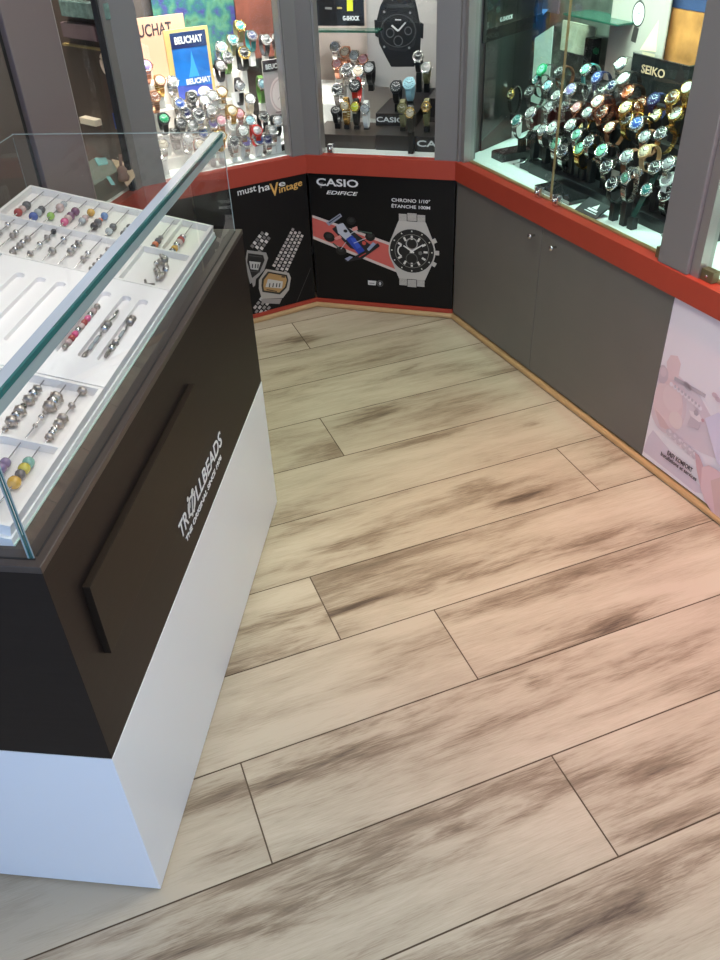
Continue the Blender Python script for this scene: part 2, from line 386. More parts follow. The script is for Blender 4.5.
# walls under / beside the facet behind the counter
struct('wall_side_base', MB().box(-LK, 0, .005, .03, .02, .592), mauve, FK.mat())
struct('wall_side_panel', MB().box(-1.45, -.575, -.0, .03, .664, 2.15), brownwall, FK.mat())
struct('trim_%d' % k, MB().box(-.575, -.5455, .012, .05, .664, 2.15), darkslot, FK.mat()); k += 1  # near-black recess paints in the shadow beside the mauve post
struct('wall_rear', MB().box(-2.6, -1.9, -1.9, -1.87, 0, CEIL).box(2.0, 2.9, -1.9, -1.87, 0, CEIL).box(-1.9, 2.0, -1.9, -1.87, 2.4, CEIL), white)
# facing panels below the sill (cabinet fronts)
cab = thing('wall_cabinet', FR.mat(), 'dark grey laminate cabinet with two doors below the teal-lit watch window', 'cabinet')
MB().box(.001, 1.197, .014, .3, .024, .590).build('body', blackmat, cab)
def door(a, b, kx, kz):
    d = MB().box(a, b, 0, .014, .030, .5905, bev=.0012).build('door', doorgrey, cab)
    kb = MB(); Mk = Matrix.Translation((kx, 0, kz)) @ Matrix.Rotation(math.pi / 2, 4, 'X')
    kb.lathe([(.004, 0), (.004, .012), (.009, .016), (.0095, .022), (.007, .025), (0, .0255)], 14, T=Mk)
    kb.build('knob', chrome, d)
door(.004, .5635, .523, .543); door(.5665, 1.195, .646, .543)
right_board = thing('poster_panel', FR.mat(1.198, 0, 0), 'pale pink poster of a hand wearing rings and bracelets, fixed below the sill', 'poster')

# ------------------------------------------------------------------ flat printed pictures
def ell(cx, cz, rx, rz, n=24, a0=0, a1=360, rot=0):
    full = abs(a1 - a0) >= 360; out = []
    for i in range(n if full else n + 1):
        a = math.radians(a0 + (a1 - a0) * i / n); x, z = rx * math.cos(a), rz * math.sin(a)
        out.append((cx + x * math.cos(rot) - z * math.sin(rot), cz + x * math.sin(rot) + z * math.cos(rot)))
    return out
def bar(x0, z0, x1, z1, w, w2=None):
    w2 = w if w2 is None else w2; d = math.hypot(x1 - x0, z1 - z0); nx, nz = -(z1 - z0) / d, (x1 - x0) / d
    return [(x0 - nx * w / 2, z0 - nz * w / 2), (x1 - nx * w2 / 2, z1 - nz * w2 / 2), (x1 + nx * w2 / 2, z1 + nz * w2 / 2), (x0 + nx * w / 2, z0 + nz * w / 2)]
class Print:
    """layers of ink on a board, each a hair in front of the last"""
    def __init__(s, y): s.y = y; s.n = 0; s.mb = MB(); s.mats = []
    soft = False; xmin = -9
    def mi(s, col):
        if s.soft: col = tuple(int(v * .60 + w_ * .40) for v, w_ in zip(col, (240, 216, 222)))
        nm = 'ink_%02x%02x%02x' % tuple(int(v) for v in col)
        M = mat(nm, s2l(*col), .4)
        if M not in s.mats: s.mats.append(M)
        return s.mats.index(M)
    def p(s, col, *polys):
        s.n += 1; y = s.y - .00022 * s.n; i = s.mi(col)
        for q in polys: s.mb.face([(max(a, s.xmin), b) for a, b in q], y, y + .0002, i)
        return s
    def ring(s, col, cx, cz, rx, rz, w, a0=0, a1=360, n=28):
        s.n += 1; y = s.y - .00022 * s.n; i = s.mi(col); o = ell(cx, cz, rx, rz, n, a0, a1); q = ell(cx, cz, rx - w, rz - w, n, a0, a1)
        if abs(a1 - a0) >= 360: o.append(o[0]); q.append(q[0])
        for j in range(len(o) - 1): s.mb.face([o[j], o[j + 1], q[j + 1], q[j]], y, y + .0002, i)
        return s
    def build(s, name, parent): return s.mb.build(name, s.mats, parent)

def watch_print(P, cx, cz, r, rot=0, casec=(196, 190, 182), dialc=(22, 22, 24), mark=(225, 222, 215), strap=(190, 184, 176), L=.11, sub=True, hands=(230, 228, 222)):
    R = lambda x, z: (cx + x * math.cos(rot) - z * math.sin(rot), cz + x * math.sin(rot) + z * math.cos(rot))
    w = r * .95
    for sg in (1, -1):
        P.p(casec, [R(-r * .98, sg * r * .35), R(r * .98, sg * r * .35), R(w * .62, sg * r * 1.3), R(-w * .62, sg * r * 1.3)])
        n = 6
        for i in range(n):
            z0 = r * 1.28 + (L - r * 1.28) * i / n; z1 = z0 + (L - r * 1.28) / n * .86
            P.p(strap, [R(-w * .6, sg * z0), R(-w * .24, sg * z0), R(-w * .24, sg * z1), R(-w * .6, sg * z1)], [R(w * .6, sg * z0), R(w * .24, sg * z0), R(w * .24, sg * z1), R(w * .6, sg * z1)],
                [R(-w * .21, sg * (z0 + r * .05)), R(w * .21, sg * (z0 + r * .05)), R(w * .21, sg * (z1 + r * .05)), R(-w * .21, sg * (z1 + r * .05))])
    for a in (28, 0, -28): # pushers
        P.p(casec, bar(*R(r * .9 * math.cos(math.radians(a)), r * .9 * math.sin(math.radians(a))), *R(r * 1.2 * math.cos(math.radians(a)), r * 1.2 * math.sin(math.radians(a))), r * .2))
    P.p(casec, ell(cx, cz, r * 1.04, r * 1.04, 36)).p((20, 20, 22), ell(cx, cz, r * .98, r * .98, 36)).p((150, 146, 140), ell(cx, cz, r * .76, r * .76, 36)).p(dialc, ell(cx, cz, r * .74, r * .74, 36))
    P.p(mark, *[bar(*R(r * .86 * math.cos(a), r * .86 * math.sin(a)), *R(r * .92 * math.cos(a), r * .92 * math.sin(a)), r * .05) for a in [math.radians(30 * i) for i in range(12)]])
    P.p(mark, *[bar(*R(r * .52 * math.cos(a), r * .52 * math.sin(a)), *R(r * .70 * math.cos(a), r * .70 * math.sin(a)), r * .09) for a in [math.radians(30 * i) for i in range(12) if i not in (6,)]])
    if sub:
        c = R(0, r * .34); P.ring((170, 168, 162), c[0], c[1], r * .27, r * .27, r * .05)
        c = R(0, -r * .34); P.ring((90, 90, 88), c[0], c[1], r * .27, r * .27, r * .04)
        c = R(-r * .36, 0); P.ring(mark, c[0], c[1], r * .28, r * .28, r * .055, 110, 250)
        c = R(r * .38, -r * .05); P.p((110, 110, 108), ell(c[0], c[1], r * .1, r * .1, 5))
    P.p(hands, bar(*R(-r * .08, -r * .05), *R(r * .5, r * .34), r * .06, r * .045), bar(*R(r * .1, -r * .05), *R(-r * .36, r * .24), r * .07, r * .05))
    P.p(hands, ell(cx, cz, r * .07, r * .07, 10))

# middle board: watch and racing car
pm = thing('advertising_panel', FM.mat(), 'black advertising board with a racing car and a steel chronograph', 'poster')
MB().box(.004, LM - .004, .002, .012, .041, .592).build('board', blackprint, pm)
PM = lambda x, y: tuple(FM.ony((x, y), 0)[[0, 2]])
P = Print(.002)
P.p((214, 196, 188), [PM(312, 215), PM(393, 244), PM(398, 273), PM(313, 239)]).p((206, 96, 88), [PM(312, 217.5), PM(392, 246.5), PM(397, 270), PM(313, 236)])
# car, seen from above: nose to the lower right
P.p((18, 18, 20), ell(*PM(351, 221), .020, .017, 14), ell(*PM(329, 237), .026, .021, 14, rot=-.4), ell(*PM(341, 251), .024, .019, 14), ell(*PM(370, 237), .022, .019, 14))
P.p((44, 44, 46), ell(*PM(351, 220.5), .012, .009, 12), ell(*PM(329, 236), .015, .010, 12), ell(*PM(341, 250), .013, .009, 12), ell(*PM(370, 236), .012, .009, 12))
P.p((150, 156, 170), [PM(326, 223), PM(340, 213.5), PM(342, 216.5), PM(329, 226)]).p((60, 66, 86), bar(*PM(329, 223), *PM(340, 215.5), .005))
P.p((34, 34, 40), [PM(332, 229), PM(341, 222), PM(372, 246), PM(366, 254), PM(350, 248)])
P.p((196, 198, 208), [PM(336, 225), PM(343, 223), PM(352, 236), PM(346, 240), PM(338, 233)]).p((40, 66, 168), [PM(346, 239), PM(352, 235), PM(365, 251), PM(360, 256)]).p((60, 90, 196), [PM(350, 238), PM(355, 238), PM(361, 247), PM(357, 249)])
P.p((22, 22, 26), ell(*PM(345.5, 231), .009, .007, 12)).p((206, 80, 70), ell(*PM(364, 243), .009, .009, 12)).p((228, 150, 140), [PM(334, 238), PM(340, 235), PM(342, 238), PM(336, 240)], [PM(352, 228), PM(357, 226), PM(358, 230), PM(353, 231)])
P.p((30, 30, 34), [PM(344, 259), PM(352, 258), PM(378, 243), PM(380, 246), PM(362, 259), PM(346, 262)]).p((150, 160, 186), [PM(345, 258.5), PM(350, 256), PM(353, 257), PM(348, 261)], [PM(367, 249), PM(373, 242), PM(376, 244), PM(369, 251)]).p((190, 70, 64), bar(*PM(359, 257), *PM(366, 253), .004))
P.p((70, 90, 80), bar(*PM(358, 231), *PM(372, 233), .006), bar(*PM(333, 243), *PM(339, 248), .006)).p((200, 204, 212), bar(*PM(350, 234), *PM(357, 230), .0025), bar(*PM(354, 243), *PM(366, 238), .0025), bar(*PM(346, 242), *PM(341, 249), .0025))
P.build('race_car_picture', pm)
P = Print(.0005); c = PM(412, 251); watch_print(P, c[0], c[1], .096, L=.155); P.build('chronograph_picture', pm)
P = Print(.002); a = PM(367.8, 280.5); b = PM(383.8, 286.2)
P.p((214, 212, 210), [(a[0], a[1]), (a[0] + .038, a[1]), (a[0] + .034, b[1]), (a[0], b[1])]).p((120, 118, 118), [(a[0] + .006, a[1] - .01), (a[0] + .029, a[1] - .01), (a[0] + .029, a[1] - .014), (a[0] + .006, a[1] - .014)])
P.ring((110, 108, 108), a[0] + .054, (a[1] + b[1]) / 2, .014, .014, .002).p((190, 188, 186), ell(a[0] + .054, (a[1] + b[1]) / 2, .006, .009, 6)); P.build('small_emblem', pm)
a = PM(316, 178.5); b = PM(358.3, 187.8)
P = Print(.002); P.p((120, 116, 116), [(a[0] + .006, b[1] + .012), (a[0] + .03, b[1] + .012), (a[0] + .018, b[1] - .012)]); P.build('triangle_mark', pm)
ya, yb = a[1] + .002, b[1] + .0
text('lettering', 'CASIO', a[0], b[0], yb, ya, .0015, whitelet, pm, bold=.02)
a = PM(326, 190.5); b = PM(358, 196); text('lettering', 'EDIFICE', a[0], b[0], b[1], a[1], .0015, whitelet, pm, shear=.3, bold=.015)
a = PM(391.5, 198); b = PM(430, 203.8); text('lettering', 'CHRONO 1/10\u00b0', a[0], b[0], b[1], a[1], .0015, whitelet, pm, bold=.01)
a = PM(391.5, 203.5); b = PM(430, 209.8); text('lettering', '\u00c9TANCHE 100M', a[0], b[0], b[1], a[1], .0015, whitelet, pm, bold=.01)

# left board: two digital watches
pl_ = thing('advertising_panel', FL.mat(), 'black advertising board showing two slim digital watches on link bracelets', 'poster')
MB().box(.004, LL - .004, .002, .012, .041, .592).build('board', blackprint, pl_)
PL = lambda x, y: tuple(FL.ony((x, y), 0)[[0, 2]])
def link_strip(P, p0, p1, w0, w1, n, cols, nc=3, dk=(60, 58, 58)):
    d = Vector((p1[0] - p0[0], p1[1] - p0[1])); ln = d.length; d /= ln; nn = Vector((-d.y, d.x))
    A = []; B = []
    for i in range(n):
        for j in range(nc):
            t0 = (i + (.5 if j % 2 else 0)) / (n + .5); t1 = t0 + .72 / (n + .5); w = w0 + (w1 - w0) * (t0 + t1) / 2
            o0 = (j / nc - .5 + .04) * w; o1 = ((j + 1) / nc - .5 - .04) * w
            q = [Vector(p0) + d * ln * t0 + nn * o0, Vector(p0) + d * ln * t1 + nn * o0, Vector(p0) + d * ln * t1 + nn * o1, Vector(p0) + d * ln * t0 + nn * o1]
            (A if (i + j) % 2 else B).append([tuple(v) for v in q])
    P.p(cols[0], *A); P.p(cols[1], *B)
P = Print(.002)
link_strip(P, PL(279, 271), PL(299, 230), .086, .070, 12, [(206, 196, 190), (160, 152, 148)], 4)
link_strip(P, PL(257, 314), PL(268, 300), .07, .08, 3, [(190, 182, 176), (140, 134, 130)], 4)
def oct_(pts): return [PL(*q) for q in pts]
P.p((176, 168, 158), oct_([(266, 269), (289, 273), (291, 278), (289, 290), (283, 298), (262, 299), (259, 289), (259, 280)]))
P.p((40, 36, 32), oct_([(268, 271.5), (287, 275), (288.5, 280), (286.5, 288), (280, 294.5), (262.5, 292), (261.5, 286), (262, 279)]))
P.p((176, 138, 88), oct_([(269, 273.2), (285.5, 276.3), (287, 280), (285, 287), (279.2, 292.6), (264, 290.4), (263.4, 286), (264, 280)]))
P.p((196, 192, 184), oct_([(268, 279), (283, 281.5), (282, 288.5), (265.5, 287)])).p((50, 46, 42), *[bar(*PL(x, 283.2), *PL(x - .7, 287.2), .005) for x in (270, 273.5, 277, 280)])
P.p((70, 52, 36), bar(*PL(266.5, 289.5), *PL(277, 291.5), .004), bar(*PL(281.5, 276.6), *PL(285, 277), .006))
P.p((150, 142, 136), oct_([(261, 299), (282, 298.5), (279.5, 304), (262, 303)]))
link_strip(P, PL(255, 250), PL(268, 232), .062, .055, 5, [(214, 208, 204), (120, 116, 114)], 3)
P.p((150, 146, 142), oct_([(247, 250), (266, 252.5), (268, 258), (264, 270), (258, 277), (250, 284), (245, 262)])).p((24, 24, 26), oct_([(248, 253), (263, 255), (264.5, 260), (259.5, 272), (252, 278), (247, 262)]))
P.p((70, 68, 68), bar(*PL(249, 255.5), *PL(262, 257), .003), bar(*PL(250, 271), *PL(260, 272), .003)).p((186, 184, 180), oct_([(249, 261), (260.5, 262.3), (258, 270), (250.5, 269)])).p((40, 40, 42), *[bar(*PL(x, 263.8), *PL(x - .4, 268), .005) for x in (252.5, 255.5, 258)])
P.p((150, 146, 142), oct_([(251, 279), (256, 277), (255, 285), (253, 287)]))
P.build('digital_watches_picture', pl_)
P = Print(.002); P.p((52, 50, 50), bar(*PL(297, 302), *PL(311, 268), .003)); P.build('grey_line', pl_)
gold = mat('gold_lettering', s2l(226, 176, 96), .4)
a = PL(238, 196); b = PL(256.5, 190.5); a2 = PL(238, 190.5)
text('lettering', 'must', a[0], b[0], PL(238, 196)[1], PL(238, 190.3)[1], .0015, whitelet, pl_, bold=.01, zoff=.004)
a = PL(258.8, 190.3); b = PL(269.5, 182); text('lettering', 'ha', a[0], b[0], a[1] - .010, a[1] + .018, .0015, whitelet, pl_, bold=.01, zoff=.004)
a = PL(269.3, 184); b = PL(279.5, 195); text('lettering', 'V', a[0], b[0], b[1] + .0, a[1] + .0, .0012, gold, pl_, bold=.02)
a = PL(279, 187); b = PL(285.3, 181.5); text('lettering', 'e', a[0], b[0], a[1], b[1], .0015, whitelet, pl_, bold=.01)
a = PL(279.5, 193.5); b = PL(302.5, 185.5); text('lettering', 'intage', a[0], b[0], a[1] - .008, a[1] + .026, .0015, gold, pl_, bold=.01, zoff=.012)

# pale poster on the facing wall (root x = 1.198)
bx = 1.198
PR = lambda x, y: (FR.ony((x, y), 0)[0] - bx, FR.ony((x, y), 0)[2])
MB().box(0, .62, .0, .012, .030, .592).build('board', mat('pale_pink_print', s2l(238, 226, 230), .35), right_board)
P = Print(0); P.soft = True; P.xmin = .001
def pr(*q): return [PR(*a) for a in q]
P.p((206, 192, 206), pr((648, 437), (653, 430), (676, 458), (700, 486), (704, 494), (695, 492), (642, 450)))
P.p((214, 196, 202), pr((655, 400), (662, 372), (675, 372), (700, 396), (716, 425), (719, 460), (700, 452), (680, 440), (663, 430)))
P.p((212, 186, 192), ell(*PR(668, 404), .075, .10, 28)).p((226, 190, 190), ell(*PR(668, 404), .06, .08, 24), pr((671, 355), (678, 356), (681, 364), (678, 380), (668, 380), (667, 362)))
P.p((206, 164, 162), pr((655, 408), (660, 426), (672, 432), (662, 416))).p((232, 206, 200), ell(*PR(676, 420), .028, .028, 18)).p((232, 200, 198), ell(*PR(673, 398), .04, .045, 18))
P.p((190, 168, 176), ell(*PR(663, 374), .024, .030, 12)).p((206, 182, 188), ell(*PR(664, 372), .012, .016, 10))
P.p((158, 148, 156), bar(*PR(675, 378), *PR(706, 396), .012), ell(*PR(688, 386), .018, .01, 14, rot=-.3)).p((238, 228, 232), *[ell(*PR(672 + 3.6 * i, 384 + 3.0 * i), .0075, .0075, 8) for i in range(9)])
P.p((176, 164, 172), *[ell(*PR(676 + 3.4 * i, 386 + 2.8 * i), .005, .005, 7) for i in range(8)])
P.p((186, 166, 174), pr((692, 414), (702, 421), (699, 430), (688, 424))).p((240, 226, 226), pr((690, 410), (700, 414), (704, 421), (700, 422), (692, 416))).p((150, 140, 150), ell(*PR(697, 412.5), .01, .01, 6)).p((190, 130, 136), ell(*PR(703.5, 420), .006, .006, 6))
P.p((190, 178, 186), *[ell(*PR(670 + 5 * i, 432 + 4.5 * i), .014, .012, 7, rot=.4 * i) for i in range(6)]).p((224, 214, 220), *[ell(*PR(671 + 5 * i, 431 + 4.5 * i), .007, .006, 6) for i in range(6)])
P.p((200, 172, 180), *[ell(*PR(716 + 3 * i, 395 + 4 * i), .012, .008, 8) for i in range(2)]).p((212, 208, 232), pr((706, 418), (720, 412), (735, 440), (735, 480), (718, 462)))
P.p((196, 140, 146), pr((696, 452), (700, 455), (704, 465), (705, 478), (702, 488), (698, 470))).p((222, 176, 178), pr((703, 467), (710, 465), (722, 472), (730, 500), (724, 530), (706, 500), (702, 488))).p((204, 158, 146), pr((712, 480), (724, 476), (740, 500), (740, 540), (716, 512)))
P.build('hand_with_rings_picture', right_board)
tb = mat('black_lettering', s2l(52, 44, 52), .5)
a = PR(668.5, 452.5); b = PR(693.5, 469.5); text('lettering', 'EASY KOMFORT', a[0], b[0], (a[1] + b[1]) / 2 - .008, (a[1] + b[1]) / 2 + .008, -.004, tb, right_board, bold=.02)
a = PR(662, 453.5); b = PR(697.5, 479); text('lettering', 'Installations et services', a[0], b[0], (a[1] + b[1]) / 2 - .006, (a[1] + b[1]) / 2 + .008, -.004, tb, right_board, bold=.01)

# ------------------------------------------------------------------ bead counter
ctr = thing('display_counter', FC.mat(), 'dark brown and white shop counter carrying a glass bead showcase', 'counter')
X0, X1, Y0, Y1, Z1, Z2 = -.0175, 1.212, -.0165, .56, .4465, .8884
MB().box(X0, X1, Y0, Y1, .006, Z1 - .001, bev=.0008).build('white_base', whitelac, ctr)
MB().box(X0 + .02, X1 - .02, Y0 + .02, Y1 - .02, 0, .006).build('plinth', blackmat, ctr)
MB().box(X0 + .001, X1 - .001, Y0 + .001, Y1 - .001, Z1, Z2 - .012, bev=.0008).build('brown_body', brownwood, ctr)
MB().box(X0, X1, Y0, Y1, Z2 - .012, Z2, bev=.001).build('countertop', mat('brown_counter_top', s2l(66, 57, 52), .3, noise=.1, nscale=9, stretch=(1, 12, 12)), ctr)
MB().box(.060, .652, Y0 - .012, Y0 + .001, .625, .7745, bev=.0007).build('raised_plate', brownplate, ctr)
yy = Y0
text('lettering', 'TR', .445, .502, .526, .565, yy, whitelet, ctr, bold=.01)
text('lettering', 'LLBEADS', .572, .790, .526, .565, yy, whitelet, ctr, bold=.01)
text('lettering', 'THE ORIGINAL SINCE 1976', .468, .768, .498, .512, yy, whitelet, ctr, bold=.02)
P = Print(yy); P.y = yy
P.ring((224, 226, 222), .536, .546, .028, .022, .006).p((224, 226, 222), bar(.508, .532, .530, .570, .008), bar(.528, .520, .552, .575, .007), bar(.540, .522, .566, .560, .008), bar(.512, .560, .528, .552, .012), ell(.552, .568, .009, .008, 10), ell(.520, .574, .006, .006, 8)); P.build('troll_mark', ctr)
# glass showcase
ZG = 1.124; GX = 1.2175 - .0; GX0 = 0.0; GW = .517; tg = .006
gc = thing('glass_showcase', FC.mat(0, 0, Z2), 'clear frameless glass showcase with green edges standing on the brown counter', 'showcase')
GX1 = 1.2; h = ZG - Z2
def pane(x0, x1, y0, y1, z0, z1): return MB().box(x0, x1, y0, y1, z0, z1).build('pane', caseglass, gc)
e_ = .0012
pane(.006, GX1 - .006, .0, tg, .0, h - .009); pane(.006, GX1 - .006, GW - tg, GW, 0, h - .009)
pane(.0, .006, .0, GW, 0, h - .009); pane(GX1 - .006, GX1, 0, GW, 0, h - .009)
MB().box(.0, GX1, .0227, GW - .004, h - .0085, h).build('top_pane', caseglass, gc)
MB().box(-.001, GX1 + .001, .0225, .0028, h - .0085, h).build('polished_edge', pale_edge, gc)
MB().box(-.001, GX1 + .001, -.0015, .0028, h - .0085, h).build('polished_edge', teal, gc)
ga = mat('grey_glass_edge', s2l(150, 165, 165), .15)
MB().box(-.0002, GX1, -.0008, .0003, h - .026, h - .0088).build('polished_edge', ga, gc)  # flat grey strip paints the reflection along the side pane's top
MB().box(-.0015, .0005, .0008, .0022, 0, h - .009).box(-.0015, .0005, .0045, .006, 0, h - .009).build('polished_edge', teal, gc)
MB().box(-.0015, .0, .0060, .0085, 0, h - .009).box(-.0006, .0008, -.0006, .0006, 0, h - .009).build('polished_edge', ga, gc)
for bx4 in ((GX1 - .0005, GX1 + .001, -.0005, .0012), (GX1 - .0005, GX1 + .0008, GW - .001, GW + .0005), (-.0008, .0008, GW - .001, GW + .0005)):
    MB().box(*bx4, 0, h - .009).build('polished_edge', ga, gc)
MB().box(-.0008, .0008, .003, GW, h - .0012, h + .0006).build('polished_edge', ga, gc)
MB().box(GX1 - .0008, GX1 + .0008, .003, GW, h - .0012, h + .0006).build('polished_edge', ga, gc)
MB().box(0.001, GX1-.001, GW - .0045, GW - .003, h - .0012, h + .0006).build('polished_edge', ga, gc)
MB().box(.004, GX1 - .004, -.0035, -.0003, 0, .0008).box(-.0035, -.0003, -.003, GW, 0, .0008).build('dark_seal', darkslot, gc)
# sloping plinth and trays
K = .225; ZT = .920; YT = .040; AS = math.atan(K)
def slope(x, y, dz=0): return (x, y, ZT + K * (y - YT) + dz)
dp_ = thing('tray_plinth', FC.mat(0, 0, Z2), 'white sloping plinth under the bead trays inside the glass showcase', 'stand')
prof = [(.0395, 0), (.0395, .0125), (.478, .0125 + K * .4385), (.478, 0)]
mb = MB(); n = 4
vs = [(x, y, z) for x in (.022, 1.158) for (y, z) in prof]
mb.add(vs, [(0, 1, 2, 3), (7, 6, 5, 4)] + [(i, (i + 1) % 4, 4 + (i + 1) % 4, 4 + i) for i in range(4)]); mb.build('wedge', white, dp_)
MB().box(.022, 1.158, .0372, .0394, 0, .0022).build('base_strip', mat('mint_edge', s2l(190, 215, 205), .3), dp_)
TM = lambda x, y, z=0: FC.mat() @ Matrix.Translation((x, y, ZT + K * (y - YT) + z)) @ Matrix.Rotation(AS, 4, 'X')
TWID = (.482 - .040) / math.cos(AS)
def tray(x0, x1, label, divs=(), solid=False, y0=.038, floor_d=.016):
    """compartment tray lying on the slope; root at its near lower corner, top rim on the slope plane"""
    t = thing('jewellery_tray', TM(x0, y0), label, 'tray', None)
    L_ = x1 - x0; W_ = TWID; r = .007
    if solid: return t, L_, W_
    mb = MB().box(0, L_, 0, W_, -.019, -floor_d); mb.build('tray_floor', mat('tray_lining', (.80, .77, .76), .6), t)
    w = MB().box(0, L_, 0, r, -floor_d, 0).box(0, L_, W_ - r, W_, -floor_d, 0).box(0, r, r, W_ - r, -floor_d, 0).box(L_ - r, L_, r, W_ - r, -floor_d, 0)
    w.build('rim', traywhite, t)
    for d in divs: MB().box(d[0], d[1], d[2], d[3], -floor_d, -.001).build('divider', traywhite, t)
    return t, L_, W_
far, _, _ = tray(.7845, 1.152, 'white compartment tray at the aisle end of the slope, two rows of bead rods', [(.180, .186, .007, TWID - .007), (.186, .3605, .075, .079), (.007, .180, .112, .116)])
near, _, _ = tray(.028, .394, 'white compartment tray nearest the front glass, bead rods and silver charms', [(.186, .192, .007, TWID - .007), (.192, .359, .150, .153), (.007, .186, .150, .153)])
# middle board with recessed channels
mt = thing('bracelet_board', TM(.3965, .038), 'flat white board with rounded channels, bracelets lying in three of them', 'tray')
Lb = .7825 - .3965
mb = MB(); chans = []
def chan(q0, q1, w=.030):
    a = FC.onslope(q0, ZT, YT, K); b = FC.onslope(q1, ZT, YT, K); return a, b
board_y1 = TWID - .100
chl = [((a - .038) / math.cos(AS)) for a in (.0705, .1045, .1450, .190, .236, .276, .318)]
cw = .020; x_in0, x_in1 = .075, Lb - .060
# board as strips around the channels
def strip(y0, y1, x0=0, x1=Lb): mb.box(x0, x1, y0, y1, -.019, 0)
prev = 0
ys = sorted(c for c in chl if c + cw / 2 < board_y1 - .01)
for c in ys:
    strip(prev, c - cw / 2); mb.box(0, x_in0, c - cw / 2, c + cw / 2, -.019, 0); mb.box(x_in1, Lb, c - cw / 2, c + cw / 2, -.019, 0)
    mb.box(x_in0, x_in1, c - cw / 2, c + cw / 2, -.019, -.010)
    for xe, sg in ((x_in0, 1), (x_in1, -1)):         # rounded ends
        r = cw / 2
        for side in (1, -1):
            pts = [(xe, c + side * r)] + [(xe + sg * (r - r * math.cos(math.radians(a))), c + side * r * math.sin(math.radians(a))) for a in range(0, 91, 15)]
            mb.prism(pts, -.0101, 0)
    prev = c + cw / 2
strip(prev, board_y1)
mb.build('board', mat('white_leatherette', (.88, .85, .85), .5), mt)
# picture card on the slope, upper left
cd = thing('picture_card', TM(.60, .038 + (board_y1 + .003) * math.cos(AS)), 'small green and brown picture card lying beside the bracelet board', 'card')
MB().box(0, .178, 0, .095, -.012, -.006).build('card_base', mat('moss_green_print', s2l(120, 128, 92), .5, noise=.5, nscale=22), cd)
MB().box(0, .06, .0, .095, -.006, -.0055).build('brown_print', mat('brown_print', s2l(170, 130, 108), .5, noise=.2, nscale=15), cd)

# ---- beads on rods
def glassy(name, c): return mat(name, c, .12, coat=1)
BC = {'red': glassy('bead_red', s2l(170, 62, 60)), 'grey': glassy('bead_grey', s2l(98, 98, 100)), 'blue': glassy('bead_blue', s2l(72, 98, 170)), 'green': glassy('bead_green', s2l(160, 205, 96)),
      'pink': glassy('bead_pink', s2l(214, 84, 130)), 'purple': glassy('bead_purple', s2l(124, 78, 108)), 'rose': glassy('bead_rose', s2l(200, 172, 166)), 'amber': glassy('bead_amber', s2l(214, 164, 60)),
      'black': glassy('bead_black', s2l(40, 36, 36)), 'orange': glassy('bead_orange', s2l(226, 120, 70)), 'clear': glassy('bead_clear', s2l(176, 182, 184)), 'sky': glassy('bead_sky', s2l(112, 146, 196)),
      'teal': glassy('bead_teal', s2l(120, 176, 160)), 'yellow': glassy('bead_yellow', s2l(208, 190, 70)), 'silver': silver, 'ox': oxid, 'lilac': glassy('bead_lilac', s2l(130, 110, 150))}
def bead_rod(tray_o, y, x0, x1, beads, label, dz=-.007, big=.0085, cat='beads'):
    """rod along x at slope position y; beads: (x, colour, size)"""
    M = FC.mat() @ Matrix.Translation((x0, y, ZT + K * (y - YT) + dz)) @ Matrix.Rotation(AS, 4, 'X')
    t = thing('bead_rod', M, label, cat, None)
    L_ = x1 - x0
    MB().tube([(0, 0, 0), (L_, 0, 0)], .0012, 6).build('rod', silver, t)
    for (bx_, c, r) in beads:
        mb = MB(); w = .8 * r if c not in ('silver', 'ox') else .62 * r
        T = Matrix.Translation((bx_ - x0, 0, 0)) @ Matrix.Rotation(math.pi / 2, 4, 'Y')
        mb.lathe([(.0012, -w), (r * .62, -w), (r * .9, -w * .6), (r, 0), (r * .9, w * .6), (r * .62, w), (.0012, w)], 12, T=T)
        if c == 'ox':
            for i in range(5):
                a = i * 1.2566; mb.lathe([(0, -r * .4), (r * .28, 0), (0, r * .4)], 6, T=T @ Matrix.Translation((r * .8 * math.cos(a), r * .95 * math.sin(a), 0)))
        mb.build('bead', BC[c], t)
    return t
def S(px, py): return FC.onslope((px, py), ZT, YT, K)
def rod_px(beads, label, xr, top=None, r=.0085, dz=-.006):
    """beads: (px,py,colour[,r])"""
    pts = [(S(b[0], b[1]), b[2], b[3] if len(b) > 3 else r) for b in beads]
    y = sum(p[0][1] for p in pts) / len(pts)
    xs = sorted([(p[0][0], p[1], p[2]) for p in pts]); out = []; last = -1
    for x, c, rr in xs:
        w = .8 * rr if c not in ('silver', 'ox') else .62 * rr
        x = max(x, last + w); x = min(max(x, xr[0] + w), xr[1] - w); out.append((x, c, rr)); last = x + w
    return bead_rod(None, y, xr[0], xr[1], out, label, dz)
RF = (.9715, 1.1440); RS = (.7925, .9635)
rod_px([(18, 210, 'red', .010), (21, 206.5, 'rose', .009), (26, 203, 'grey', .0105)], 'rod with a red and a dark grey glass bead, end of the top row', RF)
rod_px([(33, 214, 'blue', .0105), (37, 210, 'clear', .0095), (41, 207, 'grey', .009)], 'rod with a blue glass bead and a mottled grey one', RF)
rod_px([(51, 213.5, 'green', .009), (52.5, 212, 'black', .004), (59, 205, 'rose', .010), (62, 201.5, 'clear', .008)], 'rod with a lime green bead and a pale rose bead', RF)
rod_px([(65, 219.5, 'pink', .0095), (67, 216, 'rose', .0095), (70, 213.5, 'purple', .010), (74, 209, 'purple', .0105)], 'rod crowded with pink and plum glass beads', RF)
rod_px([(82, 218.5, 'clear', .0085), (84, 215.5, 'rose', .008), (90.5, 210, 'amber', .0095)], 'rod with an amber bead above a frosted one', RF)
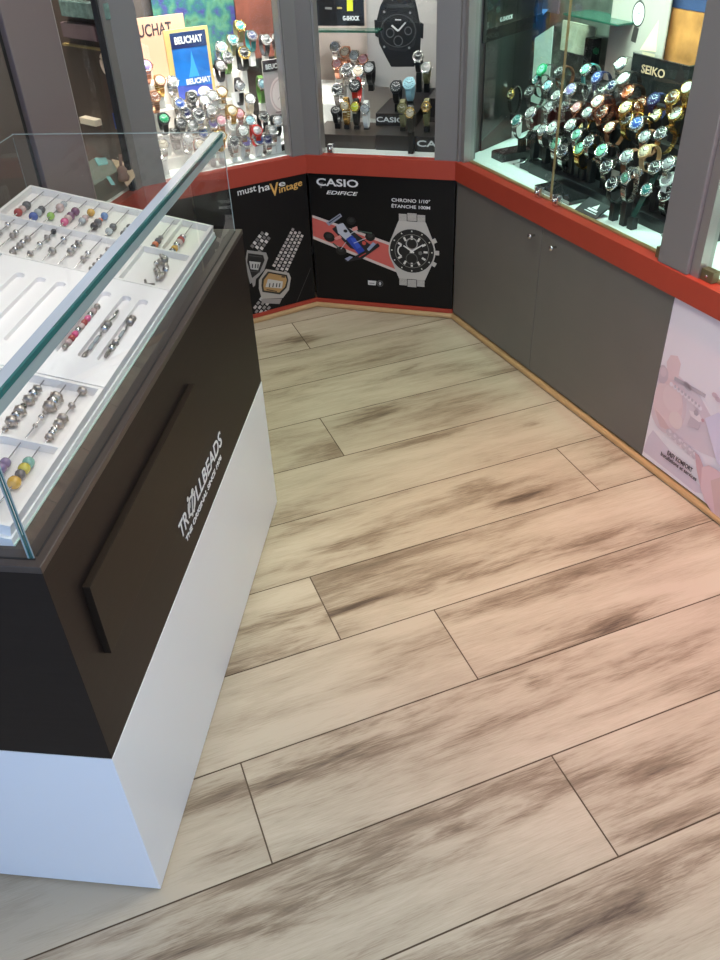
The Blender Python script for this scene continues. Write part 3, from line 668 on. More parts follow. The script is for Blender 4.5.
rod_px([(95, 224, 'black', .0095), (97, 220, 'grey', .0095), (98.5, 217.5, 'orange', .006), (104, 213.5, 'sky', .009)], 'rod with dark beads, an orange spot and a sky blue bead on top', RF)
rod_px([(109, 229, 'clear', .009), (112, 224.5, 'grey', .009)], 'rod with two frosted grey beads, beside the sky blue bead', RF)
rod_px([(122, 231, 'grey', .008), (126, 228, 'clear', .008), (130, 225, 'grey', .008)], 'rod of narrow grey beads, closest to the thick glass edge in the top row', RF)
rod_px([(152, 245, 'black', .007), (155, 242, 'orange', .008), (158, 238.5, 'grey', .008), (160, 235, 'ox', .006)], 'rod with black, orange and grey beads in the wide corner compartment', RF)
rod_px([(170, 249, 'silver', .0085), (173, 246, 'amber', .0085), (176, 243, 'silver', .009), (179, 240, 'rose', .009), (181, 238, 'red', .0095), (184, 235.5, 'silver', .0085)], 'rod with a spring of silver rings around red and amber beads', RF)
rows = [([(0, 230, 'ox'), (5, 222, 'silver')], 'rod with two silver beads at the open end of the second row'),
 ([(12, 233, 'ox'), (15, 230, 'silver')], 'rod with a pair of silver beads below the red bead'),
 ([(11, 249, 'ox'), (14, 247, 'silver'), (19, 243, 'ox'), (22, 240, 'silver'), (27.5, 236, 'ox')], 'rod with five silver beads, second row'),
 ([(30, 251, 'ox', .007), (39.5, 242, 'silver', .007), (46, 235, 'ox', .007), (52.5, 229, 'black', .0065)], 'rod of spaced silver beads ending in a black one'),
 ([(51, 248, 'ox', .0085), (63.5, 237, 'silver', .0075)], 'rod with one heavy oxidised bead and a slim silver one'),
 ([(70, 249, 'ox', .008), (73, 245, 'silver', .008), (78, 241, 'ox', .008)], 'rod with three close oxidised silver beads, below the amber bead'),
 ([(83, 256, 'ox', .007), (87, 251, 'silver', .007)], 'rod with two small silver beads, below the sky blue bead'),
 ([(90, 266, 'ox', .0055), (94, 262, 'ox', .0055), (98, 258, 'silver', .0055), (102, 254, 'ox', .0055), (107.5, 247, 'ox', .0065)], 'rod wound with a thin silver spiral, next to the thick glass edge')]
for bb, lab in rows: rod_px([(b + (.0072,))[:4] if len(b) == 3 else b for b in bb], lab, RS)
RN = (.2235, .3865); RB = (.0355, .2125)
rod_px([(4, 426, 'ox', .005), (9, 418, 'ox', .010), (13, 412, 'silver', .0085), (17, 407, 'ox', .010), (25, 404, 'black', .006), (28, 397, 'ox', .0095), (33, 391, 'silver', .009), (37, 386, 'ox', .008)], 'rod packed with oxidised silver beads down its whole length, near tray', RN, r=.008)
rod_px([(31, 422, 'ox', .004), (38, 414, 'silver', .0055), (42, 409, 'ox', .004), (51, 404, 'ox', .011), (54, 400, 'silver', .011), (57, 396, 'ox', .0115)], 'rod with a thick wound silver coil and a tiny charm, near tray', RN)
rod_px([(47, 434, 'ox', .007), (50, 430, 'silver', .007), (53, 427, 'silver', .007), (57, 421, 'ox', .0085), (62, 415, 'ox', .009), (73, 403, 'ox', .006), (82, 388, 'ox', .008)], 'rod with a row of silver rings and a hanging chain, near tray', RN)
rod_px([(0, 465, 'lilac', .0085), (4, 460, 'lilac', .0085)], 'rod with a violet bead beside the front glass edge', RB)
rod_px([(12, 479, 'amber', .0105), (19, 471, 'grey', .008), (23, 467, 'yellow', .0095), (26, 462, 'teal', .0095)], 'rod with amber, yellow and sea green beads beside the front glass', RB)
# empty white rods in the near compartments
for i, (y, xr) in enumerate([(.215, RN), (.262, RN), (.175, RB), (.225, RB), (.29, RB)]):
    bead_rod(None, y, xr[0], xr[1], [], 'thin silver rod without beads in the near tray', cat='bead rod')['group'] = 'empty rods in the near tray'
# charms lying loose
def loose(name, px, py, parts, label, cat, rz=0):
    p = S(px, py); t = thing(name, TM(p[0], p[1], -.0155) @ Matrix.Rotation(rz, 4, 'Z'), label, cat)
    return t
ch = loose('charm_bracelet', 160, 264, None, 'oxidised silver charm bracelet heaped in the corner compartment', 'bracelet', .2)
mb = MB(); mb.tube([(.050 * math.cos(a), .010 * math.sin(a), .004 + .004 * abs(math.sin(2 * a))) for a in [i * math.pi / 12 for i in range(24)]], .0028, 6, closed=True); mb.build('chain', oxid, ch)
for i in range(13):
    a = i * .483 * 1.0; mb = MB(); T = Matrix.Translation((.050 * math.cos(a), .011 * math.sin(a) * (1 - .2 * (i % 3)), .008 + .004 * (i % 2))) @ Matrix.Rotation(a, 4, 'Z') @ Matrix.Rotation(1.1, 4, 'X')
    mb.lathe([(.0025, -.004), (.0065, -.003), (.0075, 0), (.0065, .003), (.0025, .004)], 10, T=T); mb.build('charm', silver if i % 3 == 0 else oxid, ch)
am = loose('arrow_charm', 146, 281, None, 'small dark silver charm shaped like crossed twigs', 'charm', .6)
MB().tube([(-.026, 0, .004), (0, .002, .006), (.026, -.003, .004)], .003, 6).tube([(.006, -.017, .004), (.004, .002, .006), (.014, .017, .004)], .0028, 6).tube([(-.024, -.010, .004), (-.017, 0, .006), (-.026, .010, .004)], .0028, 6).lathe([(0, 0), (.005, .002), (.004, .006), (0, .007)], 8).build('twig', oxid, am)
def bracelet(q0, q1, label, segs, z=-.0045):
    a = S(*q0); b = S(*q1); y = (a[1] + b[1]) / 2
    yl = min(ys, key=lambda c: abs(c - (y - .038) / math.cos(AS)))
    Mx = TM(.3965, .038) @ Matrix.Translation((min(a[0], b[0]) - .3965, yl, z))
    t = thing('bracelet', Mx, label, 'bracelet'); L_ = abs(a[0] - b[0])
    MB().tube([(L_ * i / 20, .002 * math.sin(i * 1.3), 0) for i in range(21)], .0022, 8).build('chain', silver, t)
    for (u, c, r, w) in segs:
        mb = MB(); T = Matrix.Translation((L_ * u, 0, .001)) @ Matrix.Rotation(math.pi / 2, 4, 'Y')
        mb.lathe([(.001, -w), (r * .75, -w), (r, -w * .5), (r, w * .5), (r * .75, w), (.001, w)], 12, T=T)
        if c == 'ox':
            for i in range(5): a_ = i * 1.2566; mb.lathe([(0, -r * .35), (r * .3, 0), (0, r * .35)], 6, T=T @ Matrix.Translation((r * .95 * math.cos(a_), r * .95 * math.sin(a_), 0)))
        mb.build('bead' if r > .004 else 'clasp', BC[c], t)
bracelet((98, 304), (64, 346), 'bracelet of rose and red beads beneath the thick glass edge', [(.03, 'ox', .005, .006)] + [(.12 + i * .092, ('rose', 'red', 'pink', 'silver')[i % 4], .0062, .0062) for i in range(9)] + [(.97, 'ox', .006, .006)])
bracelet((118, 311), (84, 354), 'silver bracelet with two square beads in the middle of its channel', [(.02, 'ox', .004, .01), (.2, 'clear', .0035, .012), (.36, 'clear', .0035, .012), (.60, 'silver', .0075, .006), (.70, 'ox', .0078, .007), (.97, 'silver', .0035, .012)])
bracelet((134, 316), (106, 354), 'silver bracelet with a dark round clasp, outermost channel', [(.05, 'ox', .0038, .012), (.2, 'silver', .0065, .007), (.32, 'ox', .0062, .004), (.55, 'clear', .0035, .012), (.88, 'ox', .0085, .0075), (.97, 'ox', .0070, .005)])

# ------------------------------------------------------------------ watches
def col(name, rgb, metal=0, rough=.3, coat=0): return mat('w_' + name, s2l(*rgb), rough, metal, coat=coat)
CM = {'steel': silver, 'dsteel': col('dark_steel', (120, 116, 112), 1, .28), 'gold': col('gold', (226, 186, 110), 1, .22), 'rose': col('rose_gold', (222, 160, 132), 1, .22), 'bronze': col('bronze', (150, 110, 84), 1, .3),
      'black': col('black', (24, 24, 26), 0, .35), 'white': col('white', (236, 234, 230), 0, .35), 'cream': col('cream', (232, 216, 192), 0, .5), 'red': col('red', (196, 44, 36)), 'green': col('green', (86, 130, 60)), 'blue': col('blue', (52, 84, 160)),
      'navy': col('navy', (30, 34, 80)), 'ltblue': col('light_blue', (170, 214, 224)), 'brown': col('brown', (120, 72, 48), 0, .5), 'tan': col('tan', (196, 154, 110), 0, .5), 'teal': col('teal', (50, 130, 130)), 'mint': col('mint', (150, 220, 190)), 'dgreen': col('dark_green', (22, 52, 46), 0, .5),
      'grey': col('grey', (150, 148, 146)), 'dgrey': col('dark_grey', (62, 62, 64), 0, .4), 'violet': col('violet', (150, 130, 190)), 'pink': col('pink', (214, 150, 160)), 'olive': col('olive', (128, 124, 84), 0, .5), 'emerald': col('emerald', (30, 170, 110)), 'yellow': col('yellow', (214, 220, 40)), 'silverface': col('silver_dial', (205, 205, 205), .2, .3), 'orange': col('orange', (220, 110, 60))}
METAL = ('steel', 'dsteel', 'gold', 'rose', 'bronze')
_wc = {}
def watch_parts(style, case, dial, band, R):
    key = (style, case, dial, band, R)
    if key in _wc: return _wc[key]
    ry, rz, phi, w = {'ring': (.033, .038, 38, .021), 'big': (.038, .042, 38, .024), 'tall': (.024, .050, 30, .020), 'low': (.033, .028, 55, .021), 'strap': (.012, .075, 20, .019)}[style]
    parts = []
    c = Vector((0, 0, rz))
    if style == 'strap':        # laid against a leaning rest: two straight strap ends
        tilt = math.radians(28); T0 = Matrix.Rotation(-tilt, 4, 'X')
        hz = .085; hc = T0 @ Vector((0, -.004, hz)); 
        mb = MB()
        for z0, z1 in ((.0, hz - .018), (hz + .016, .155)):
            wl = .0085 if z0 == 0 else .0098
            mb.prism([(-wl, z0), (wl, z0), (.0105, z1), (-.0105, z1)] if z0 == 0 else [(-.0105, z0), (.0105, z0), (wl, z1), (-wl, z1)], 0, .003, 0, T0 @ Matrix.Rotation(math.pi / 2, 4, 'X'))
        parts.append(('strap', mb.mesh('strap', [CM[band]])))
        HT = T0 @ Matrix.Translation((0, -.004, hz)) @ Matrix.Rotation(math.pi / 2, 4, 'X'); hy, hzz = hc.y, hc.z
    else:
        ph = math.radians(phi); hy, hzz = -ry * math.cos(ph), rz + rz * math.sin(ph)
        nrm = Vector((0, -math.cos(ph) / ry, math.sin(ph) / rz)).normalized()
        mb = MB(); N = 26; metal = band in METAL; a0 = 30
        steps = [math.radians(a0 + (360 - 2 * a0) * i / N) for i in range(N + 1)]
        def pt(a, off): 
            t = math.pi - ph + a     # angle measured in YZ from +Y
            y, z = ry * math.cos(t), rz * math.sin(t); n = Vector((0, math.cos(t) / ry, math.sin(t) / rz)).normalized()
            return Vector((0, y, z + rz)) + n * off
        for i in range(N):
            a, b = steps[i], steps[i + 1]; f0 = 0 if i == 0 else 0
            if metal: b = a + (b - a) * .84
            u = (i + .5) / N; ww = w * (1 - .22 * math.sin(math.pi * u)) / 2
            segs = [(-ww, -ww * .36), (-ww * .32, ww * .32), (ww * .36, ww)] if (metal and i % 1 == 0) else [(-ww, ww)]
            for x0, x1 in segs:
                th_ = .0032 if metal else .0026
                vs = [Vector((x, 0, 0)) + pt(t, o) for t in (a, b) for o in (0, th_) for x in (x0, x1)]
                mb.add(vs, [(0, 1, 3, 2), (4, 6, 7, 5), (0, 4, 5, 1), (2, 3, 7, 6), (0, 2, 6, 4), (1, 5, 7, 3)])
        parts.append(('bracelet' if metal else 'strap', mb.mesh('band', [CM[band]])))
        HT = Matrix.Translation((0, hy, hzz)) @ nrm.to_track_quat('Z', 'Y').to_matrix().to_4x4()
    # head
    mb = MB(); mb.lathe([(R * .86, -.0035), (R, -.001), (R, .004), (R * .93, .0072), (R * .80, .0076), (R * .79, .0040)], 24, T=HT)
    for sx in (1, -1):
        for sg in (1, -1): mb.box(sx * R * .42 - .0022, sx * R * .42 + .0022, sg * R * .78 - .005, sg * R * .78 + .005, -.003, .003, T=HT)
    parts.append(('case', mb.mesh('case', [CM[case]])))
    mk = CM['white'] if dial not in ('white', 'silverface', 'cream', 'mint', 'ltblue') else CM['black']
    mb = MB(); mb.lathe([(0, .0054), (R * .79, .0056), (R * .79, .0050)], 24, T=HT)
    for i in range(12):
        a = math.radians(30 * i); q = bar(R * .55 * math.cos(a), R * .55 * math.sin(a), R * .7 * math.cos(a), R * .7 * math.sin(a), R * .075)
        mb.prism(q, .0056, .0061, 1, HT)
    mb.prism(bar(0, 0, R * .5, R * .3, R * .07), .0061, .0065, 1, HT).prism(bar(0, 0, -R * .38, R * .26, R * .09), .0061, .0065, 1, HT)
    parts.append(('dial', mb.mesh('dial', [CM[dial], mk])))
    mb = MB(); mb.lathe([(.0024, 0), (.0026, .003), (.0018, .0036)], 10, T=HT @ Matrix.Translation((R * .99, 0, .0015)) @ Matrix.Rotation(math.pi / 2, 4, 'Y'))
    parts.append(('crown', mb.mesh('crown', [CM[case]])))
    _wc[key] = (parts, hy, hzz); return _wc[key]

TIERS = {}
def tiers_for(F, key, x0, x1, tiers, M, label, name='display_riser', bend=.50):
    """stepped riser: tiers = [(y0, z), ...] front to back"""
    t = thing(name, F.mat(0, 0, .661), label, 'display stand')
    for i, (b0, z) in enumerate(tiers):
        b1 = tiers[i + 1][0] if i + 1 < len(tiers) else bend
        MB().box(x0, x1, b0, b1, 0, z - .661, bev=.0015).build('step', M, t)
    TIERS[key] = [(0.045, tiers[0][0], .661)] + [(tiers[i][0], tiers[i + 1][0] if i + 1 < len(tiers) else bend, tiers[i][1]) for i in range(len(tiers))]
rest_mat = mat('black_rest', (.014, .014, .015), .3)
def watch(F, key, px, py, style, case, dial, band, label, R=None, yaw=0, group=None, tier=None):
    R = R or {'ring': .0225, 'big': .0255, 'tall': .0195, 'low': .022}[style]
    parts, hy, hz = watch_parts(style, case, dial, band, R)
    best = None
    for i, (b0, b1, z) in enumerate(TIERS[key]):
        yc = (b0 + b1) / 2 + .004
        p = F.ony((px, py), yc + hy * math.cos(yaw)); zr = p[2] - hz; gap = zr - z
        e = gap if gap >= 0 else 5 - gap
        if tier is not None: e = 0 if i == tier else 9
        if best is None or e < best[0]: best = (e, p[0] + math.sin(yaw) * hy, yc, z, gap)
    e, x, y, z, gap = best
    lift = max(0, gap)
    if lift > .006:
        k_ = 'white' if key in ('L', 'P') else 'black'
        r = MB().box(-.011, .011, -.012, .012, 0, lift - .0008, bev=.001).build('watch_rest', rest_mat if k_ == 'black' else CM['white'], None); r.matrix_world = F.mat(x, y, z + .0003, yaw)
        tag(r, 'small %s block holding up a watch in the %s window' % (k_, {'L': 'bright', 'P': 'middle', 'M': 'middle'}.get(key, 'mint')), 'watch rest', 'small %s watch rests, %s' % (k_, key_name[key]))
    else: lift = 0
    t = thing('wristwatch', F.mat(x, y, z + lift + .0004, yaw), label, 'watch', group)
    for nm, me in parts: link(nm, me, t)
    return t
key_name = {'L': 'bright window', 'P': 'middle window heap', 'M': 'middle window', 'R': 'mint window', 'S': 'mint window', 'Q': 'mint window', 'T': 'mint window'}
def block(F, px, py, w, d, hgt, M, label, z=.661, name='display_block', cat='display block', bev=.002):
    p = F.onz((px, py), z); t = MB().box(-w / 2, w / 2, 0, d, 0, hgt, bev=bev).build(name, M, None); t.matrix_world = F.mat(p[0], p[1], z + .0003); return tag(t, label, cat)
cushion = mat('beige_cushion', s2l(222, 206, 190), .7)

# --- window facet behind the vintage board (bright)
tiers_for(FL, 'L', .11, LL - .09, [(.13, .705), (.21, .77), (.29, .84), (.37, .92)], mat('cream_riser', s2l(236, 228, 220), .5), 'cream stepped riser behind the window above the digital-watch board')
WL = [
 (146, 66, 'big', 'rose', 'violet', 'rose', 'large rose gold watch with a violet face, half behind the grey post'),
 (160, 81, 'ring', 'bronze', 'cream', 'gold', 'two-tone watch with a cream face, left of the blue framed sign'),
 (173, 82, 'ring', 'steel', 'grey', 'steel', 'steel watch with a grey face leaning at the foot of the blue framed sign'),
 (155, 97, 'ring', 'bronze', 'brown', 'bronze', 'bronze watch with a brown face above the green-faced one'),
 (164, 119, 'ring', 'black', 'emerald', 'black', 'black watch with a glowing green face'),
 (180, 104, 'ring', 'steel', 'blue', 'steel', 'steel watch with a bright blue face below the blue framed sign'),
 (192, 98, 'ring', 'dsteel', 'black', 'dsteel', 'dark steel watch with a black face under the sign lettering'),
 (205, 101, 'ring', 'steel', 'white', 'steel', 'steel watch with a white face at the lower corner of the blue sign'),
 (199, 115, 'big', 'steel', 'dgrey', 'steel', 'big steel chronograph with a charcoal face in the middle of the bright window'),
 (211, 110, 'ring', 'steel', 'grey', 'steel', 'steel watch with a grey face beside the big charcoal chronograph'),
 (181, 124, 'ring', 'dsteel', 'dgrey', 'dsteel', 'dark steel watch with a grey face beside the green-faced one'),
 (213, 124, 'ring', 'steel', 'violet', 'steel', 'steel watch with a violet face above the thick glass edge'),
 (188, 139, 'ring', 'steel', 'silverface', 'steel', 'steel watch with a silver face on the front deck, behind the showcase rim'),
 (163, 145, 'ring', 'steel', 'cream', 'steel', 'steel watch with a cream face on the front deck beside the grey post'),
 (221, 105, 'ring', 'steel', 'white', 'white', 'white strapped watch with a white face on steel'),
 (232, 111, 'ring', 'gold', 'cream', 'gold', 'gold watch with a cream face, middle of the bright window'),
 (239, 114, 'ring', 'rose', 'pink', 'steel', 'steel watch with a pale pink face next to the gold one'),
 (250, 121, 'ring', 'steel', 'ltblue', 'steel', 'steel watch with a light blue face above the red strap'),
 (233, 126, 'ring', 'white', 'white', 'white', 'all white watch with a blank bright face'),
 (221, 121, 'ring', 'steel', 'pink', 'rose', 'rose gold bracelet watch with a pink face'),
 (264, 117, 'ring', 'steel', 'black', 'black', 'black strapped steel watch with a black face below the watch placard'),
 (257, 131, 'ring', 'red', 'silverface', 'red', 'red strapped watch with a silver face'),
 (273, 131, 'ring', 'steel', 'grey', 'steel', 'steel watch with a grey face closest to the post by the racing board'),
 (221, 136, 'ring', 'gold', 'silverface', 'gold', 'gold bracelet watch with a silver face on the front deck'),
 (234, 142, 'ring', 'steel', 'dgrey', 'steel', 'steel watch with a dark grey face, front deck'),
 (246, 142, 'ring', 'steel', 'violet', 'steel', 'steel watch with a violet face, front deck'),
 (259, 140, 'ring', 'steel', 'blue', 'white', 'white strapped watch with a blue face, front deck'),
 (240, 86, 'tall', 'steel', 'silverface', 'black', 'slim black strapped watch with a silver face before the white easel'),
 (262, 84, 'tall', 'steel', 'ltblue', 'green', 'green strapped watch with a pale blue face'),
 (221, 66, 'ring', 'dsteel', 'grey', 'black', 'black strapped watch with a grey face above the yellow tag'),
 (244, 53, 'big', 'gold', 'black', 'black', 'black watch with a gold bezel and black face, high in the bright window'),
 (233, 40, 'ring', 'steel', 'teal', 'olive', 'olive strapped steel watch with a teal face in the high tangle'),
 (222, 47, 'ring', 'steel', 'mint', 'steel', 'steel watch with a mint green face in the high tangle'),
 (240, 26, 'ring', 'gold', 'teal', 'olive', 'olive strapped gold watch with a teal face, top of the high tangle'),
 (266, 40, 'ring', 'steel', 'dgrey', 'dgrey', 'dark grey watch hanging above the watch placard'),
 (279, 38, 'ring', 'dsteel', 'teal', 'steel', 'steel watch with a teal face above the watch placard'),
 (282, 53, 'ring', 'dsteel', 'dgrey', 'olive', 'olive strapped watch just above the watch placard'),
 (186, 113, 'ring', 'steel', 'navy', 'steel', 'steel watch with a navy face between the blue-faced one and the front row'),
 (193, 126, 'ring', 'steel', 'grey', 'steel', 'steel watch with a plain grey face behind the silver-faced one at the front'),
 (203, 133, 'ring', 'steel', 'blue', 'steel', 'steel watch with a mid blue face, second row from the glass'),
 (176, 134, 'ring', 'dsteel', 'black', 'dsteel', 'dark steel watch with a black face seen through the showcase rim'),
 (200, 145, 'ring', 'steel', 'cream', 'rose', 'rose gold bracelet watch with a cream face, front row through the showcase'),
 (212, 143, 'ring', 'steel', 'silverface', 'steel', 'steel watch with a silver face right under the tip of the thick glass edge'),
 (243, 131, 'ring', 'steel', 'white', 'steel', 'steel bracelet watch with a white face beside the red strapped one'),
 (268, 142, 'ring', 'steel', 'navy', 'steel', 'steel bracelet watch with a navy face in the front row'),
 (278, 121, 'ring', 'steel', 'silverface', 'black', 'black strapped watch with a silver face under the watch placard'),
 (222, 92, 'ring', 'gold', 'white', 'steel', 'two-tone watch with a white face beside the frosted easel'),
 (213, 96, 'ring', 'steel', 'silverface', 'white', 'white strapped steel watch with a silver face by the corner of the blue sign'),
 (250, 99, 'ring', 'steel', 'white', 'cream', 'cream strapped watch with a white face below the frosted easel'),
 (228, 58, 'ring', 'steel', 'dgrey', 'green', 'green strapped watch with a dark face above the yellow tag'),
 (252, 36, 'ring', 'dsteel', 'navy', 'teal', 'teal strapped watch with a navy face in the high tangle'),
]
for a in WL: watch(FL, 'L', a[0], a[1], *a[2:])
def sign(F, name, q, b, cols, label, cat='sign', lean=0, thick=.008, frame=None, bottom=None):
    """upright board facing the aisle at depth b; q = (top-left px, bottom-right px) of its front"""
    A = F.ony(q[0], b); B = F.ony(q[1], b); x0, x1, z1, z0 = A[0], B[0], A[2], B[2]
    if bottom is not None: z0 = bottom
    t = thing(name, F.mat(x0, b, z0), label, cat); w, h_ = x1 - x0, z1 - z0
    MB().box(0, w, 0, thick, 0, h_).build('board', cols, t)
    return t, w, h_
# blue framed sign on the riser
bluep = mat('blue_sea_print', s2l(30, 110, 190), .4, noise=.35, nscale=10); 
t, w, h_ = sign(FL, 'framed_sign', ((163, 31), (216, 92)), .362, mat('pale_gold_frame', s2l(206, 176, 112), .5), 'blue sea picture sign with brand lettering in a pale gold frame', bottom=.8405 + .0)
MB().box(.022, w - .012, -.001, 0, .010, h_ - .012).build('picture', bluep, t)
MB().box(.022, w - .012, -.0016, -.001, h_ * .74, h_ - .012).build('title_band', mat('navy_band', s2l(24, 44, 92), .4), t)
P = Print(-.0012); P.p((64, 156, 214), [(w * .42, h_ * .34), (w * .66, h_ * .34), (w * .60, h_ * .52), (w * .55, h_ * .70), (w * .5, h_ * .5)]).p((64, 82, 170), [(.022, .012), (w - .012, .012), (w - .012, h_ * .2), (.022, h_ * .24)])
P.p((236, 228, 220), ell(w * .42, h_ * .1, .024, .016, 14), ell(w * .72, h_ * .12, .026, .018, 14)); P.build('sea_picture', t)
text('lettering', 'BEUCHAT', .038, w - .028, h_ * .80, h_ * .90, -.0018, whitelet, t, bold=.03); text('lettering', 'BEUCHAT', w * .34, w - .016, h_ * .24, h_ * .32, -.003, whitelet, t, bold=.03)
# beige sign behind
t, w, h_ = sign(FL, 'standing_sign', ((118, 21), (190, 62)), .455, mat('salmon_card', s2l(196, 152, 126), .6), 'beige card sign with black lettering, partly behind the blue framed sign', bottom=.9205)
text('lettering', 'BEUCHAT', w * .10, w * .79, h_ - .066, h_ - .022, -.0004, tb, t, bold=.02)
# placard with a pale watch
t, w, h_ = sign(FL, 'watch_placard', ((262, 61), (291, 110)), .215, mat('grey_placard', s2l(188, 176, 176), .5), 'grey placard picturing a pale watch, cut off by the post', bottom=.7705)
w = min(w, .3)
MB().box(0, w, -.001, 0, h_ * .80, h_).build('title_band', mat('dark_band', s2l(66, 54, 60), .5), t)
P = Print(0); P.p((232, 214, 212), ell(w * .66, h_ * .36, w * .48, h_ * .33, 28)).p((206, 186, 186), ell(w * .66, h_ * .36, w * .42, h_ * .29, 28)).p((236, 224, 222), ell(w * .66, h_ * .36, w * .38, h_ * .265, 28)).p((150, 130, 134), bar(w * .66, h_ * .36, w * .66, h_ * .56, .002), bar(w * .66, h_ * .36, w * .5, h_ * .28, .002), bar(w * .35, h_ * .05, w * .95, h_ * .05, .006)); P.build('watch_picture', t)
text('lettering', 'BEUCHAT', .012, w * 1.0 - .004, h_ * .84, h_ * .93, -.0012, whitelet, t, bold=.03)
# white easel, block, coral backdrop, yellow tag
t = thing('easel', FL.mat(*FL.ony((239, 97), .255)[:2], .7703), 'frosted white easel plate behind the slim black watch', 'easel')
MB().box(-.026, .026, 0, .004, 0, .10, T=Matrix.Rotation(-.2, 4, 'X')).build('plate', mat('frosted_plate', s2l(214, 214, 212), .4), t); MB().box(-.018, .018, .001, .03, 0, .004).build('foot', white, t)
sea = mat('coral_reef_print', s2l(60, 120, 130), .5)
nt = sea.node_tree; b_ = nt.nodes['Principled BSDF']; tc = nt.nodes.new('ShaderNodeTexCoord'); nz = nt.nodes.new('ShaderNodeTexNoise'); nz.inputs['Scale'].default_value = 16; nz.inputs['Detail'].default_value = 8
cr = nt.nodes.new('ShaderNodeValToRGB'); nt.links.new(tc.outputs['Object'], nz.inputs['Vector']); nt.links.new(nz.outputs['Fac'], cr.inputs[0]); nt.links.new(cr.outputs[0], b_.inputs['Base Color'])
for p_, c_ in ((.3, (24, 40, 84)), (.42, (58, 50, 110)), (.5, (30, 86, 84)), (.6, (74, 116, 90)), (.7, (24, 52, 38))):
    e = cr.color_ramp.elements.new(p_); e.color = (*s2l(*c_), 1)
t = MB().box(0, .34, 0, .006, 0, .42).build('backdrop_picture', sea, None); t.matrix_world = FL.mat(.30, .515, .93); tag(t, 'blue and violet coral reef picture on the back of the bright window', 'picture')
t = MB().box(0, .16, 0, .006, 0, .42).build('backdrop_picture', mat('dark_red_print', s2l(110, 62, 50), .5, noise=.5, nscale=12), None); t.matrix_world = FL.mat(.645, .515, .93); tag(t, 'dark reddish picture on the back wall beside the coral reef one', 'picture')
t = MB().box(0, .034, 0, .002, 0, .012).build('price_tag', CM['yellow'], None); p = FL.ony((229, 70), .29); t.matrix_world = FL.mat(p[0], .294, .8405); tag(t, 'bright yellow tag lying below the grey-faced black watch', 'tag')
for i, (px, py, c, lab) in enumerate([(238, 152, blackpl, 'small black brand block with white print, front edge of the bright window'), (285, 147, blackpl, 'plain black block against the post, front of the bright window'), (262, 101, whitelet, 'small white block under the green strapped watch')]):
    pass
b1_ = block(FL, 235, 153, .055, .03, .014, blackpl, 'small black block with white marks at the front of the bright deck'); b2_ = block(FL, 283, 151, .045, .03, .018, blackpl, 'plain black block at the foot of the post beside the racing board')
for i in range(7):
    px, py = [(218, 157), (226, 155), (246, 152), (254, 149), (262, 147), (268, 146), (277, 144)][i]
    t = block(FL, px, py, .024, .012, .010, [blackpl, CM['white'], CM['blue'], CM['white'], CM['navy'], CM['white'], CM['violet']][i], ['tiny black price block, first in the row on the bright deck', 'tiny white price block beside the first black one', 'tiny blue price block in the front row', 'tiny white price block right behind the blue one', 'tiny navy price block in the front row', 'tiny white price block by the navy one', 'tiny violet price block nearest the end post'][i], name='price_block', cat='price block', bev=.001)
def striplight(F, x0, x1, nm, power, c, b=.25, z=2.08):
    t = thing('strip_light', F.mat((x0 + x1) / 2, b, z), nm, 'lamp'); hw = (x1 - x0) / 2
    MB().box(-hw, hw, -.03, .03, 0, .03).build('housing', white, t); MB().box(-hw + .005, hw - .005, -.025, .025, -.003, 0).build('diffuser', mat('led_diffuser', (1, 1, 1), .5, emit=3), t)
    l = area('strip_light_glow', F.w((x0 + x1) / 2, b, z - .008), x1 - x0 - .02, power, c, (0, 0, 0), .05, spread=math.radians(88))
    l.matrix_world = F.mat((x0 + x1) / 2, b, z - .008) @ Matrix.Rotation(math.radians(34), 4, 'X')
striplight(FL, .12, LL - .1, 'white strip lamp at the head of the bright window', 36, (1, .95, .92), .09)
striplight(FM, .1, LM - .12, 'white strip lamp at the head of the middle window', 11, (1, .96, .93), .09)
striplight(FR, .06, 1.1, 'cool strip lamp at the head of the mint window', 42, (.62, 1, .84), .09)
striplight(FR, 1.3, 2.8, 'cool strip lamp over the window past the second post', 42, (.62, 1, .84), .09)
striplight(FK, -.3, -.06, 'small lamp in the dim window behind the bead showcase', 16, (1, .9, .82), .09)

# --- middle window
plat = thing('display_platform', FM.mat(0, 0, .661), 'black two-level platform with white brand lettering in the middle window', 'display stand')
darkw = mat('dark_platform', s2l(44, 40, 40), .3)
MB().box(.0, .262, .105, .30, 0, .052, bev=.0015).build('platform', mat('brown_platform', s2l(72, 62, 56), .35), plat)
MB().box(.265, .66, .10, .52, 0, .058, bev=.0015).build('platform', darkw, plat)
MB().box(.232, .40, .235, .49, .058, .105, bev=.0015).build('box', darkw, plat)
MB().box(.43, .66, .31, .52, .058, .15, bev=.0015).build('box', darkw, plat)
text('lettering', 'CASIO', .435, .60, .020, .044, .0995, whitelet, plat, bold=.02)
text('lettering', 'CASIO', .236, .352, .072, .092, .2345, whitelet, plat, bold=.02)
TIERS['M'] = [(.045, .10, .661), (.105, .232, .7195), (.235, .31, .7665), (.31, .50, .8115)]
pile = thing('display_counter_block', FM.mat(-.16, .30, .661), 'white display block heaped with silver and pink watches', 'display stand')
MB().box(0, .21, 0, .22, 0, .12, bev=.003).build('block', CM['white'], pile); MB().box(0, .21, .08, .22, .12, .165, bev=.003).build('step', CM['white'], pile)
TIERS['P'] = [(.30, .38, .782), (.38, .52, .826)]
